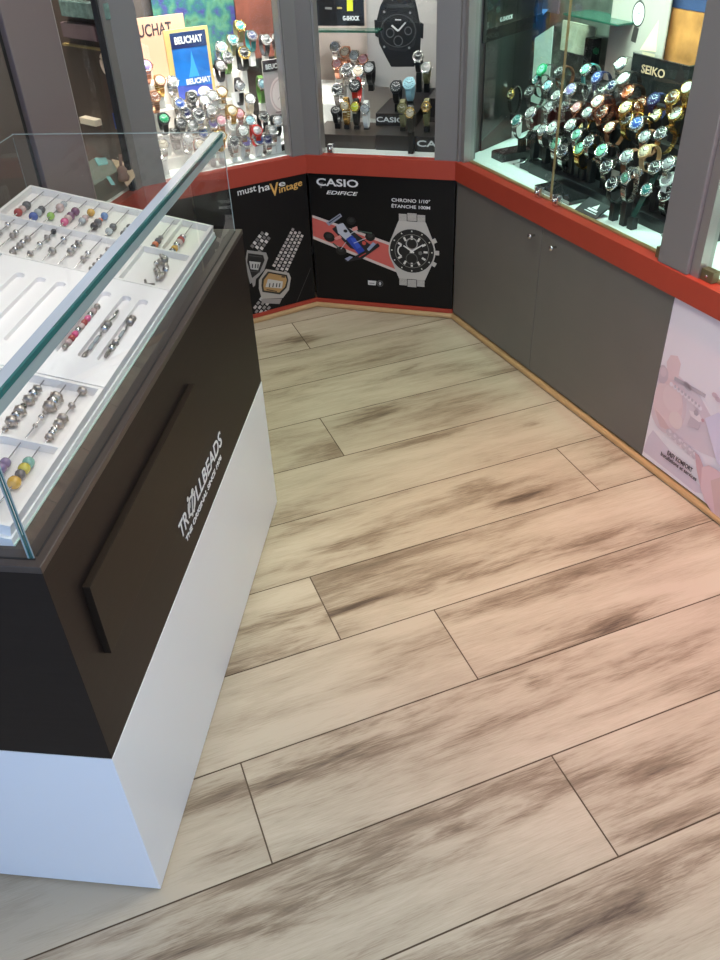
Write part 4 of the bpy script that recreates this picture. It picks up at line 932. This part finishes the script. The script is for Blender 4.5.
WM = [
 ('M', 337, 90, 'big', 'steel', 'black', 'steel', 'steel watch with a black face on its rim beside the beige cone'),
 ('M', 369, 68, 'big', 'black', 'silverface', 'black', 'chunky black watch with a grey face, upright above the red one'),
 ('M', 355, 86, 'big', 'black', 'dgrey', 'red', 'watch with a red strap and a dark face'),
 ('M', 336, 111, 'low', 'black', 'dgrey', 'black', 'black watch lying low on the brown platform'),
 ('M', 345, 106, 'tall', 'gold', 'cream', 'gold', 'slim gold watch beside the low black one'),
 ('M', 355, 107, 'tall', 'gold', 'yellow', 'black', 'slim watch with a yellow face and black strap'),
 ('M', 365, 109, 'tall', 'steel', 'silverface', 'white', 'slim white strapped watch with a silver face'),
 ('M', 396, 87, 'big', 'black', 'dgrey', 'black', 'black watch with a dark face beside the light blue one'),
 ('M', 409, 84, 'big', 'ltblue', 'ltblue', 'ltblue', 'light blue plastic watch'),
 ('M', 418, 57, 'ring', 'steel', 'black', 'black', 'black strapped steel watch under the big black display watch'),
 ('M', 426, 68, 'ring', 'steel', 'grey', 'olive', 'grey-faced watch with an olive strap near the end post'),
 ('M', 402, 108, 'tall', 'olive', 'olive', 'olive', 'olive watch at the front of the black platform'),
 ('M', 410, 113, 'tall', 'gold', 'cream', 'black', 'small gold watch with a black strap at the front of the black platform'),
 ('M', 426, 107, 'tall', 'gold', 'gold', 'olive', 'gold-faced watch with an olive strap at the front corner by the post'),
 ('P', 335, 47, 'ring', 'steel', 'grey', 'steel', 'steel watch with a grey face, top of the heap on the white block'),
 ('P', 345, 52, 'ring', 'rose', 'cream', 'rose', 'rose gold watch with a cream face near the top of the heap'),
 ('P', 354, 56, 'ring', 'steel', 'silverface', 'steel', 'steel watch with a silver face in the heap on the white block'),
 ('P', 363, 60, 'ring', 'rose', 'pink', 'pink', 'pink strapped watch in the heap on the white block'),
 ('P', 337, 64, 'ring', 'rose', 'pink', 'rose', 'rose gold watch with a pink face in the heap on the white block'),
 ('P', 347, 70, 'big', 'steel', 'dgrey', 'steel', 'large steel watch with a dark face, front of the heap'),
 ('P', 358, 72, 'big', 'steel', 'cream', 'steel', 'large steel watch with a cream face, front of the heap'),
]
for a in WM: watch(FM, a[0], a[1], a[2], *a[3:])
cone = thing('jewellery_cone', FM.mat(*FM.onz((334, 93), .735)[:2], .661), 'tall beige display cone on a round foot behind the window', 'display stand')
cone.matrix_world = FM.mat(-.045, .16, .661)
MB().lathe([(.036, 0), (.036, .006), (.012, .010), (.020, .012)], 24).build('foot', cushion, cone); MB().box(-.03, .03, -.004, .004, .010, .20, T=Matrix.Rotation(-.12, 4, 'X')).build('plate', cushion, cone)
# big watch board
A = FM.ony((376, -60), .46); B = FM.ony((436, 70), .46)
bw = thing('display_board', FM.mat(0, .47, .8125), 'grey board with a giant black watch cut-out with three pushers', 'display board')
MB().box(.14, .60, .004, .012, 0, .62).build('board', mat('pale_board', s2l(176, 170, 166), .6), bw)
PB = lambda x, y: (FM.ony((x, y), .47)[0], FM.ony((x, y), .47)[2] - .8125)
P = Print(.004)
P.p((26, 26, 28), [PB(388, -55), PB(388, -10), PB(380, 6), PB(376, 22), PB(379, 44), PB(386, 58), PB(391, 67), PB(414, 67), PB(420, 52), PB(421, 30), PB(417, 8), PB(412, -10), PB(410, -55)])
P.p((20, 20, 22), [PB(374, 20), PB(377, 20), PB(378, 38), PB(375, 36)], [PB(420, 22), PB(423.5, 24), PB(423, 39), PB(420, 38)])
P.p((40, 40, 42), [PB(382, 17), PB(412, 17), PB(417, 30), PB(414, 46), PB(405, 52), PB(389, 50), PB(381, 40)]).p((24, 24, 26), [PB(384, 19), PB(411, 19), PB(414.5, 30), PB(412, 44), PB(404, 49), PB(390, 47.5), PB(383.5, 39)])
P.p((52, 52, 54), [PB(387, 4), PB(411, 4), PB(412, 8), PB(386, 8)])
P.p((130, 130, 130), *[ell(*PB(x, y), .005, .005, 8) for x, y in ((384, 12), (410, 13), (384, 47), (409, 48))])
P.ring((84, 84, 86), *PB(390, 33), .018, .018, .004).ring((84, 84, 86), *PB(408, 31), .016, .016, .004).ring((84, 84, 86), *PB(398, 41), .02, .02, .004).ring((70, 70, 72), *PB(398, 31), .075, .062, .004)
P.p((190, 190, 190), bar(*PB(398, 31), *PB(405.5, 22.5), .006), bar(*PB(398, 31), *PB(391.5, 25.5), .007), bar(*PB(395, 19.8), *PB(401, 20), .004)); P.build('giant_watch_picture', bw)
# hanging black board with the white name, yellow stripe
gs = thing('hanging_board', FM.mat(0, .40, 0), 'glossy black board with small white lettering and a yellow stripe, high in the middle window', 'display board')
gp = lambda x, y: (FM.ony((x, y), .40)[0], FM.ony((x, y), .40)[2])
a = gp(312, -40); b = gp(364, 26); MB().box(a[0] - .1, b[0], 0, .01, b[1], a[1]).build('board', blackpl, gs)
P = Print(0); P.p((222, 226, 40), [gp(346.5, -20), gp(353, -20), gp(353, 11), gp(347, 11)]).p((120, 120, 118), bar(*gp(325, 8), *gp(332, 8.5), .008)); P.p((160, 150, 90), bar(*gp(337, 8), *gp(342, 8), .007)); P.build('stripe', gs)
a = gp(343, 20.5); b = gp(359.5, 17); text('lettering', 'G-SHOCK', a[0], b[0], a[1], b[1] + .004, -.0002, whitelet, gs, bold=.03)
a = gp(320, 26.5); b = gp(377, 26); sh = MB().box(a[0] - .08, b[0] + .02, -.06, .012, a[1] - .012, a[1] - .006).build('glass_shelf', mat('green_shelf_glass', s2l(40, 78, 66), .12), gs)

# --- facing window with the mint deck
tiers_for(FR, 'R', .26, 1.09, [(.145, .70), (.225, .775), (.305, .85), (.385, .93)], mat('black_riser', s2l(34, 34, 36), .3), 'black stepped riser crowded with watches in the mint window')
TIERS['R'][0] = (.045, .145, .6615)
tiers_for(FR, 'S', .05, .245, [(.28, .74), (.36, .83), (.44, .92)], mat('dark_riser', s2l(30, 26, 28), .4), 'narrow dark stepped stand in the corner of the mint window')
WR = [
 ('S', 477, 91, 'ring', 'steel', 'dgrey', 'teal', 'teal strapped watch with a dark face in the dim corner of the mint window'),
 ('S', 511, 94, 'tall', 'gold', 'gold', 'steel', 'slim steel watch with a gold face above the white block'),
 ('S', 496, 70, 'ring', 'dsteel', 'black', 'dgrey', 'dark grey watch with a black face in the dim corner'),
 ('S', 515, 62, 'ring', 'dsteel', 'grey', 'dsteel', 'dark steel watch with a grey face in the dim corner'),
 ('R', 530, 92, 'ring', 'dsteel', 'dgrey', 'dsteel', 'dark steel watch with a charcoal face beside the slim gold-faced one'),
 ('R', 542, 70, 'ring', 'emerald', 'mint', 'dgrey', 'watch with a bright green bezel, left part of the mint window'),
 ('R', 537, 80, 'ring', 'steel', 'teal', 'steel', 'steel watch with a teal face below the green-bezelled one'),
 ('R', 517, 121, 'big', 'steel', 'teal', 'steel', 'large steel bangle watch with a teal face on the front deck'),
 ('R', 531, 113, 'big', 'steel', 'silverface', 'steel', 'large steel bangle watch behind the teal-faced one'),
 ('R', 549, 108, 'big', 'steel', 'silverface', 'steel', 'steel bangle watch with a silver face by the gap in the glass doors'),
 ('R', 557, 96, 'ring', 'steel', 'grey', 'steel', 'steel watch with a grey face by the gap in the glass doors'),
 ('R', 571, 90, 'big', 'steel', 'violet', 'steel', 'steel watch with a pale violet face'),
 ('R', 577, 108, 'ring', 'rose', 'pink', 'rose', 'rose gold watch with a pink face beside the violet-faced one'),
 ('R', 571, 125, 'ring', 'steel', 'white', 'black', 'black strapped watch with a small white face'),
 ('R', 553, 128, 'big', 'steel', 'white', 'black', 'black strapped watch with a big white face'),
 ('R', 577, 135, 'ring', 'steel', 'mint', 'steel', 'steel watch with a mint face in the lower middle'),
 ('R', 585, 127, 'ring', 'gold', 'cream', 'gold', 'gold watch with a cream face beside the small white face'),
 ('R', 556, 144, 'big', 'steel', 'mint', 'steel', 'steel watch with a big mint face on the front row'),
 ('R', 563, 151, 'big', 'steel', 'dgrey', 'steel', 'steel bangle watch with a dark face, front row'),
 ('R', 580, 149, 'big', 'gold', 'mint', 'gold', 'gold bangle watch with a greenish face, front row'),
 ('R', 598, 102, 'big', 'rose', 'white', 'rose', 'rose gold bangle watch with a shining white face'),
 ('R', 602, 112, 'big', 'rose', 'bronze', 'rose', 'rose gold bangle watch with a bronze face'),
 ('R', 621, 64, 'big', 'steel', 'white', 'steel', 'steel watch with a shining white face beside the lettered black stand, topmost'),
 ('R', 624, 79, 'big', 'dsteel', 'white', 'dsteel', 'dark steel watch with a shining white face, second from the top'),
 ('R', 628, 92, 'big', 'rose', 'orange', 'bronze', 'bronze watch with an orange face'),
 ('R', 626, 108, 'big', 'gold', 'cream', 'gold', 'gold watch with a cream face below the orange-faced one'),
 ('R', 627, 119, 'big', 'gold', 'dgrey', 'gold', 'gold watch with a dark face above the blank grey card'),
 ('R', 641, 104, 'ring', 'rose', 'brown', 'rose', 'rose gold watch with a brown face under the lettered stand'),
 ('R', 637, 124, 'big', 'steel', 'blue', 'black', 'black strapped watch with a steel case and a blue face'),
 ('R', 655, 116, 'big', 'gold', 'cream', 'gold', 'gold bangle watch with a cream face left of the white-dialled one'),
 ('R', 673, 98, 'big', 'gold', 'bronze', 'gold', 'gold watch with a bronze face beside the second post, upper'),
 ('R', 676, 114, 'big', 'gold', 'white', 'gold', 'gold watch with a white face beside the second post, lower'),
 ('R', 602, 151, 'big', 'steel', 'mint', 'steel', 'steel chronograph with a mint face above the plain black block'),
 ('R', 607, 167, 'big', 'steel', 'dgrey', 'steel', 'steel chronograph with a dark face above the plain black block'),
 ('R', 627, 157, 'big', 'steel', 'silverface', 'brown', 'brown strapped watch with a silver face'),
 ('R', 645, 152, 'ring', 'tan', 'cream', 'tan', 'tan leather watch turned away from the glass'),
 ('R', 626, 178, 'tall', 'steel', 'mint', 'steel', 'steel watch with a mint face on a long link bracelet, by the green strap'),
 ('R', 639, 172, 'tall', 'steel', 'cream', 'steel', 'steel watch with a cream face on a long link bracelet'),
 ('R', 669, 164, 'ring', 'steel', 'silverface', 'steel', 'steel watch with a silver face beside the second post'),
 ('R', 667, 180, 'ring', 'white', 'silverface', 'white', 'white strapped watch with a silver face beside the second post'),
 ('R', 666, 194, 'big', 'steel', 'black', 'steel', 'steel chronograph with a black face beside the second post'),
 ('R', 597, 78, 'ring', 'navy', 'blue', 'navy', 'navy strapped watch with a blue face, upper row'),
 ('R', 586, 70, 'ring', 'steel', 'mint', 'teal', 'teal strapped watch with a mint face, upper row'),
 ('R', 560, 72, 'ring', 'dsteel', 'dgrey', 'brown', 'brown strapped watch with a dark face, upper row'),
 ('R', 612, 86, 'ring', 'dsteel', 'navy', 'black', 'black strapped watch with a navy face, upper row'),
 ('R', 600, 92, 'ring', 'dsteel', 'black', 'black', 'black strapped watch with a black face above the shining white one'),
 ('R', 688, 88, 'ring', 'gold', 'white', 'gold', 'gold watch with a white face half behind the second post'),
 ('R', 661, 134, 'ring', 'steel', 'dgrey', 'gold', 'two-tone watch with a dark grey face under the gold ones by the second post'),
 ('R', 645, 137, 'ring', 'steel', 'silverface', 'brown', 'brown strapped steel watch with a silver face above the tan leather one'),
 ('R', 610, 128, 'ring', 'rose', 'cream', 'brown', 'brown strapped rose gold watch with a cream face beside the taupe card'),
 ('R', 589, 142, 'ring', 'steel', 'dgrey', 'steel', 'steel bracelet watch with a dark face right of the greenish-faced gold bangle'),
 ('R', 588, 113, 'ring', 'steel', 'silverface', 'black', 'black strapped steel watch with a silver face left of the bronze-faced bangle'),
 ('R', 566, 106, 'ring', 'steel', 'dgrey', 'steel', 'steel watch with a dark grey face under the pale violet one'),
 ('R', 543, 130, 'ring', 'steel', 'silverface', 'steel', 'steel watch with a silver face just left of the big white-faced one'),
 ('R', 588, 90, 'ring', 'dsteel', 'dgrey', 'steel', 'steel bracelet watch with a dark face right of the pale violet one'),
 ('R', 548, 86, 'ring', 'steel', 'ltblue', 'steel', 'steel watch with a light blue face in the back row by the door gap'),
 ('R', 655, 168, 'ring', 'steel', 'dgrey', 'black', 'black strapped steel watch with a dark face left of the post, above the green strap'),
 ('R', 612, 184, 'ring', 'steel', 'black', 'black', 'black strapped watch with a black face low behind the plain black block'),
 ('R', 654, 100, 'ring', 'navy', 'navy', 'navy', 'all navy watch under the lettered stand'),
]
for a in WR: watch(FR, a[0], a[1], a[2], *a[3:])
# green strap laid over the front
sw = watch(FR, 'R', 647, 190, 'strap', 'steel', 'teal', 'dgreen', 'dark green straight strapped watch with a teal face, leaning at the front glass', R=.021, tier=0)
# stands and blocks
block(FR, 509, 137, .045, .045, .060, CM['white'], 'white block in the corner of the mint deck')
bx_ = thing('display_box', FR.mat(.035, .13, .6615), 'long dark box along the corner of the mint deck', 'display box')
MB().box(0, .075, 0, .145, 0, .028, bev=.0015).build('box', darkw, bx_); MB().box(.004, .071, .004, .141, .028, .030).build('lid', mat('brown_lid', s2l(62, 44, 46), .25), bx_)
def tripod(px, py, label, w=.06, d=.05, h_=.035):
    p = FR.onz((px, py), .6615); t = thing('watch_stand', FR.mat(p[0], p[1], .662), label, 'display stand')
    MB().prism([(-w / 2, 0), (w / 2, 0), (w * .36, d), (-w * .36, d)], 0, h_).build('base', blackpl, t)
    MB().tube([(0, 0, h_ * .8), (-.055, -.012, .010), (-.062, -.004, .003), (-.050, .006, .012), (0, .01, h_)], .0022, 6).build('wire_rest', chrome, t); return t
tripod(524, 170, 'black stand with a thin wire rest at the front of the mint deck')
t = thing('display_tray', FR.mat(.415, .062, .6615), 'low black tray with a grey front strip beside the door gap', 'tray'); MB().box(0, .20, 0, .085, 0, .014, bev=.0015).build('tray', blackpl, t); MB().box(.004, .196, -.001, 0, .003, .012).build('front_strip', mat('grey_strip', s2l(170, 172, 170), .4), t)
t = thing('brand_plate', FR.mat(.655, .055, .6615), 'small dark grey plate with a white printed logo lying on the mint deck', 'sign')
Tm = Matrix.Rotation(math.radians(28), 4, 'X'); MB().box(0, .105, 0, .062, 0, .004, T=Tm).build('plate', mat('charcoal_plate', s2l(58, 58, 60), .4), t)
MB().prism([(.05, .030), (.066, .052), (.075, .030)], .0041, .0046, 0, Tm).box(.040, .085, .020, .027, .0041, .0046, T=Tm).box(.034, .092, .012, .015, .0041, .0046, T=Tm).build('logo', whitelet, t)
block(FR, 618, 214, .060, .045, .034, blackpl, 'plain black block at the front of the mint deck, beside the printed plate')
block(FR, 654, 229, .055, .045, .034, blackpl, 'plain black block at the front of the mint deck, beside the green strap')
block(FR, 664, 238, .03, .03, .010, CM['grey'], 'small grey wedge by the foot of the second post')
p = FR.ony((619, 147), .19); t = MB().box(-.022, .022, 0, .003, 0, .06, T=Matrix.Rotation(-.2, 4, 'X')).build('blank_card', mat('taupe_card', s2l(186, 168, 156), .6), None); t.matrix_world = FR.mat(FR.ony((620, 138), .212)[0], .2, .7005); tag(t, 'blank taupe card standing among the watches below the gold ones', 'card')
# lettered black stand
A = FR.ony((633, 53), .405); B = FR.ony((684, 70), .405)
t = thing('lettered_stand', FR.mat(A[0], .405, .9305), 'glossy black stand with gold brand lettering among the gold watches', 'display stand'); w = B[0] - A[0]; h_ = A[2] - .9305
MB().box(0, w + .02, 0, .03, 0, h_, bev=.002).build('panel', blackpl, t); MB().box(0, w + .02, -.001, .03, h_, h_ + .003).build('bright_edge', chrome, t)
a = FR.ony((642, 66), .405); b = FR.ony((665, 74), .405); zc = (a[2] + b[2]) / 2 - .9305 - .004
text('lettering', 'SEIKO', a[0] - A[0], b[0] - A[0], zc - .013, zc + .013, -.0004, mat('rose_gold_lettering', s2l(224, 180, 150), .35, .3), t, bold=.02)
# pictures and shelf at the back of the mint window
def backpic(px0, py0, px1, py1, b, M, label, name='backdrop_picture', zb=None):
    A = FR.ony((px0, py0), b); B = FR.ony((px1, py1), b); z0 = B[2] if zb is None else zb
    t = thing(name, FR.mat(A[0], b, z0), label, 'picture'); MB().box(0, B[0] - A[0], 0, .006, 0, A[2] - z0).build('panel', M, t); return t, B[0] - A[0], A[2] - z0
t, w, h_ = backpic(621, -60, 662, 56, .47, mat('white_card', s2l(176, 156, 150), .5), 'white card picturing a round classic watch above the lettered black stand', 'watch_card', zb=.9305)
pc = lambda x, y: (FR.ony((x, y), .47)[0] - FR.ony((621, -60), .47)[0], FR.ony((x, y), .47)[2] - .9305)
P = Print(0); c = pc(638.5, 14); P.p((60, 50, 50), ell(c[0], c[1], .032, .040, 28), bar(c[0] - .006, c[1] + .04, c[0] + .004, c[1] + .12, .022), bar(c[0], c[1] - .04, c[0] - .006, c[1] - .085, .026)).p((232, 222, 218), ell(c[0], c[1], .027, .034, 28)).p((80, 70, 70), bar(c[0], c[1], c[0] + .004, c[1] + .022, .002), bar(c[0], c[1], c[0] + .012, c[1] + .006, .002)).p((240, 206, 176), [pc(650, 34), pc(659, 20), pc(656, 52), pc(640, 50)]); P.build('watch_picture', t)
t, w, h_ = backpic(682, -50, 712, 62, .50, mat('sunset_print', s2l(170, 106, 58), .5, noise=.5, nscale=14), 'orange and navy landscape picture behind the second post', zb=.9305); MB().box(0, w, -.001, 0, h_ * .62, h_).build('night_sky', mat('navy_print', s2l(44, 52, 84), .5, noise=.3, nscale=10), t)
FD = Frame(C2, (.733, .81))
struct('wall_divider', MB().box(.075, .66, 0, .012, .662, 2.15), mat('umber_divider', s2l(64, 50, 50), .4, noise=.4, nscale=16), FD.mat())
def divpic(px0, py0, px1, py1, b, M, label, name, zb=None):
    A = FD.ony((px0, py0), b); B = FD.ony((px1, py1), b); z0 = B[2] if zb is None else zb
    t = thing(name, FD.mat(A[0], b, z0), label, 'board'); MB().box(0, B[0] - A[0], 0, .006, 0, A[2] - z0).build('panel', M, t); return t, A, z0
t, A0, z0 = divpic(487, -40, 536, 27, -.0062, blackpl, 'glossy black board with small white lettering in the corner of the mint window', 'hanging_board')
a = FD.ony((500, 22), -.0062); b = FD.ony((516.5, 17.5), -.0062)
text('lettering', 'G-SHOCK', a[0] - A0[0], a[0] - A0[0] + .085, a[2] - z0, a[2] - z0 + .014, -.0004, whitelet, t, bold=.0)
divpic(487, 29.5, 534, 130, -.0062, mat('dark_panel', s2l(26, 28, 28), .3), 'plain dark board below the glossy black one in the corner', 'plain_board', zb=.6625)
t, w, h_ = backpic(537, -30, 558, 14, .50, mat('slate_panel', s2l(66, 66, 84), .4), 'slate grey panel with a light blue arrow shape', 'arrow_sign')
o0 = FR.ony((537, -30), .50); zb = FR.ony((558, 14), .5)[2]; q = lambda x, y: (FR.ony((x, y), .5)[0] - o0[0], FR.ony((x, y), .5)[2] - zb)
Print(0).p((110, 150, 216), [q(537, 9), q(549, 9), q(541, 17), q(538, 25)]).build('arrow', t)
t = thing('angled_card', FR.mat(*FR.ony((541, 62), .40)[:2], .80), 'pale angled card with a slanting top in the mint window', 'card')
q = lambda x, y: (FR.ony((x, y), .40)[0] - FR.ony((541, 62), .40)[0], FR.ony((x, y), .40)[2] - .80)
MB().face([q(535, 38), q(553, 26), q(550, 66), (q(550, 66)[0], 0), (q(533, 70)[0], 0), q(533, 70)], 0, .004).build('card', mat('pale_card', s2l(176, 190, 180), .5), t)
gsh = mat('green_shelf_glass', s2l(40, 78, 66), .12)
A = FR.ony((563, 15), .40); sh = MB().box(0, FR.ony((618, 20), .40)[0] - A[0], 0, .12, 0, .006).build('glass_shelf', gsh, None); sh.matrix_world = FR.mat(A[0], .40, A[2]); tag(sh, 'green-edged glass shelf high in the mint window', 'shelf')
t, w, h_ = backpic(563, 20, 592, 58, .53, mat('beige_print', s2l(176, 170, 150), .5, noise=.3, nscale=20), 'beige and olive picture below the green-edged shelf'); 
t, w, h_ = backpic(664, -30, 684, 40, .53, mat('green_print', s2l(84, 124, 74), .5, noise=.5, nscale=18), 'green leafy picture between the watch card and the sunset picture')
t = thing('dark_cube', FR.mat(*FR.ony((588, 49), .45)[:2], .9305), 'small black cube stand below the green-edged shelf', 'display block'); MB().box(-.022, .022, 0, .04, 0, FR.ony((588, 38), .45)[2] - .9305, bev=.002).build('cube', blackpl, t)
TIERS['T'] = [(.31, .48, A[2] + .0085)]
# chrome fittings of the glass doors
for F, px, py, lab in ((FR, 526.5, 200, 'chrome lock at the foot of the glass door before the black stand'), (FR, 546.5, 208, 'chrome lock at the foot of the glass door before the low black tray'), (FM, 333.5, 150.5, 'chrome clip at the foot of the middle pane')):
    p = F.onz((px, py), .6645); t = thing('glass_clip', F.mat(p[0], .0, .6638), lab, 'clip')
    MB().box(-.013, .013, .010, .032, 0, .036, bev=.003).build('clamp', chrome, t)
    MB().lathe([(.0075, 0), (.0075, .007), (.004, .009)], 14, T=Matrix.Translation((0, .0105, .020)) @ Matrix.Rotation(math.pi / 2, 4, 'X')).build('lock_barrel', chrome, t)
olive = mat('bronze_clip', s2l(120, 116, 86), .35, .6)
for F, x, lab in ((FR, 1.085, 'bronze corner clip holding the glass beside the second post'), (FR, 1.262, 'bronze corner clip on the glass past the second post')):
    t = thing('corner_clip', F.mat(x, 0, .6638), lab, 'clip'); MB().box(-.0, .044, .008, .0335, 0, .032, bev=.002).build('clamp', olive, t); MB().lathe([(.004, 0), (.004, .0015)], 10, T=Matrix.Translation((.022, .008, .016)) @ Matrix.Rotation(math.pi / 2, 4, 'X')).build('screw', chrome, t)
# window past the second post
t = thing('display_box', FR.mat(1.33, .25, .6615), 'black box on the mint deck past the second post', 'display box'); MB().box(0, .5, 0, .10, 0, .05, bev=.002).build('box', blackpl, t)
TIERS['Q'] = [(.25, .35, .7117)]
for i, (px, py, lab) in enumerate([(716, 168, 'steel watch with a silver face on the black box past the second post')]): watch(FR, 'Q', px, py, 'big', 'steel', 'silverface', 'steel', lab)
t = thing('bust', FR.mat(1.36, .31, .7117), 'pale grey cushion stand on the black box past the second post', 'display stand'); MB().lathe([(.03, 0), (.034, .01), (.028, .05), (.012, .07), (0, .072)], 16).build('cushion', CM['white'], t)

# --- dim window behind the showcase
MD = np.array([-.76, .65]); F0 = np.array(C0) + .62 * MD
FX = Frame(F0, -MD)
struct('wall_partition', MB().box(0, .55, 0, .010, .662, 2.15), mat('umber_partition', s2l(84, 70, 62), .5, noise=.12, nscale=5), FX.mat())
def onpart(name, px0, py0, px1, py1, M, label, cat, thick=.02, part='panel', bev=.002):
    A = FX.ony((px0, py0), -thick); B = FX.ony((px1, py1), -thick)
    t = thing(name, FX.mat(min(A[0], B[0]), -.0005, B[2]), label, cat); MB().box(0, abs(B[0] - A[0]), -thick, 0, 0, A[2] - B[2], bev=bev).build(part, M, t); return t, abs(B[0] - A[0]), A[2] - B[2]
onpart('padded_panel', 60, 22, 97, 42, mat('dusky_pink', s2l(112, 92, 94), .6), 'dusky mauve padded board high on the brown partition', 'board', .03)
onpart('foil_ornament', 58, 0, 103, 21, mat('sage_silver', s2l(120, 146, 140), .25, .3, noise=.5, nscale=40), 'crinkled sage and silver foil ornament at the top of the dim window', 'ornament', .035)
onpart('wooden_rail', 63, 45, 101, 49, mat('ochre_rail', s2l(150, 130, 84), .4), 'thin ochre rail across the brown partition', 'rail', .012, bev=.001)
onpart('salmon_tag', 100, 27, 108, 45, mat('salmon_tag', s2l(230, 170, 140), .5), 'small salmon tag beside the mauve padded board', 'tag', .01, bev=.001)
t, w, h_ = onpart('gift_box', 112, 113, 124, 131, mat('royal_blue', s2l(40, 66, 140), .4), 'small royal blue box with a white mark on the brown partition', 'box', .02)
MB().box(w * .3, w * .6, -.0205, -.02, h_ * .55, h_ * .8).build('mark', whitelet, t)
onpart('white_holder', 79, 117, 96, 127, CM['cream'], 'small cream holder low on the brown partition beside the mauve post', 'display block', .03)
p = FX.ony((105, 64), -.012); t = thing('ring_holder', FX.mat(p[0], -.0085, p[2]), 'cream double loop hanging on the brown partition', 'ornament')
MB().tube([(.022 * math.cos(a), 0, .030 * math.sin(a)) for a in [i * math.pi / 10 for i in range(20)]], .007, 8, closed=True).build('loop', CM['cream'], t)
MB().tube([(.018 + .018 * math.cos(a), 0, -.042 + .024 * math.sin(a)) for a in [i * math.pi / 10 for i in range(20)]], .005, 8, closed=True).build('loop', CM['cream'], t)
rz = .735
t = MB().prism([(-.29, .05), (.015, .05), (.085, .22), (-.29, .22)], 0, rz - .6615, 0).build('display_block', mat('sage_block', s2l(120, 132, 124), .35), None); t.matrix_world = FK.mat(0, 0, .6616); tag(t, 'sage green block filling the deck of the dim window', 'display block')
q = lambda px, py: tuple(FK.onz((px, py), rz + .004)[:2])
t = MB().prism([q(106, 135), q(121, 133), q(135, 176), q(127, 186), q(112, 160)], 0, .004).build('sloping_card', mat('sand_card', s2l(206, 182, 152), .6), None); t.matrix_world = FK.mat(0, 0, rz + .0002); tag(t, 'sand coloured card lying on the sage green block', 'card')
t = MB().prism([q(94, 158), q(106, 157), q(108, 163), q(98, 165)], 0, .003).build('glass_chip', mat('aqua_glass', s2l(150, 226, 226), .1), None); t.matrix_world = FK.mat(0, 0, rz + .0002); tag(t, 'larger aqua glass chip on the sage green block', 'glass chip')  # pale flat piece stands in for a teal glint
t = MB().prism([q(106, 176), q(110, 176), q(115, 184), q(111, 184)], 0, .003).build('glass_chip', mat('aqua_glass', s2l(150, 226, 226), .1), None); t.matrix_world = FK.mat(0, 0, rz + .0002); tag(t, 'smaller aqua glass chip on the sage green block', 'glass chip')  # second painted glint, same aqua colour
c = FK.onz((124, 180), rz + .005); t = thing('ring_stand', FK.mat(c[0], c[1], rz + .0045), 'brown felt ring stand on the sand coloured card', 'display stand'); fb = mat('brown_felt', s2l(140, 116, 104), .9)
MB().lathe([(.018, 0), (.022, .010), (.016, .024), (.018, .036), (.008, .050), (0, .052)], 14).build('felt_body', fb, t); MB().tube([(0, 0, .048), (.004, 0, .07), (.010, 0, .085)], .006, 6).build('stem', fb, t)
# ------------------------------------------------------------------ ceiling lamps
for i, (x, y, e, c) in enumerate(LAMPS):
    t = thing('ceiling_light', Matrix.Translation((x, y, CEIL - .03)), ['square ceiling light over the corner windows', 'square ceiling light over the aisle', 'square ceiling light by the mint window', 'square ceiling light over the shop entrance'][i], 'lamp')
    MB().box(-.31, .31, -.31, -.28, 0, .03).box(-.31, .31, .28, .31, 0, .03).box(-.31, -.28, -.28, .28, 0, .03).box(.28, .31, -.28, .28, 0, .03).build('frame', white, t)
    MB().box(-.28, .28, -.28, .28, .015, .025).build('diffuser', mat('led_diffuser', (1, 1, 1), .5, emit=3), t)

for i, (x, y, tgt, e, c, ang) in enumerate(SPOTS):
    t = thing('ceiling_spotlight', Matrix.Translation((x, y, CEIL - .115)), ['white ceiling spotlight aimed down at the bead showcase', 'white ceiling spotlight throwing warm pinkish light by the mint window', 'white ceiling spotlight throwing greenish light near the corner boards'][i], 'lamp')
    MB().lathe([(.03, .115), (.03, .105), (.008, .10), (.008, .04)], 16).build('stem', white, t)
    d = Vector((tgt[0] - x, tgt[1] - y, -(CEIL - .115))).normalized(); T = d.to_track_quat('Z', 'Y').to_matrix().to_4x4()
    MB().lathe([(.0, -.075), (.035, -.07), (.035, -.022), (.032, -.022), (.030, -.06), (.0, -.065)], 20, T=T).build('lamp_head', white, t)
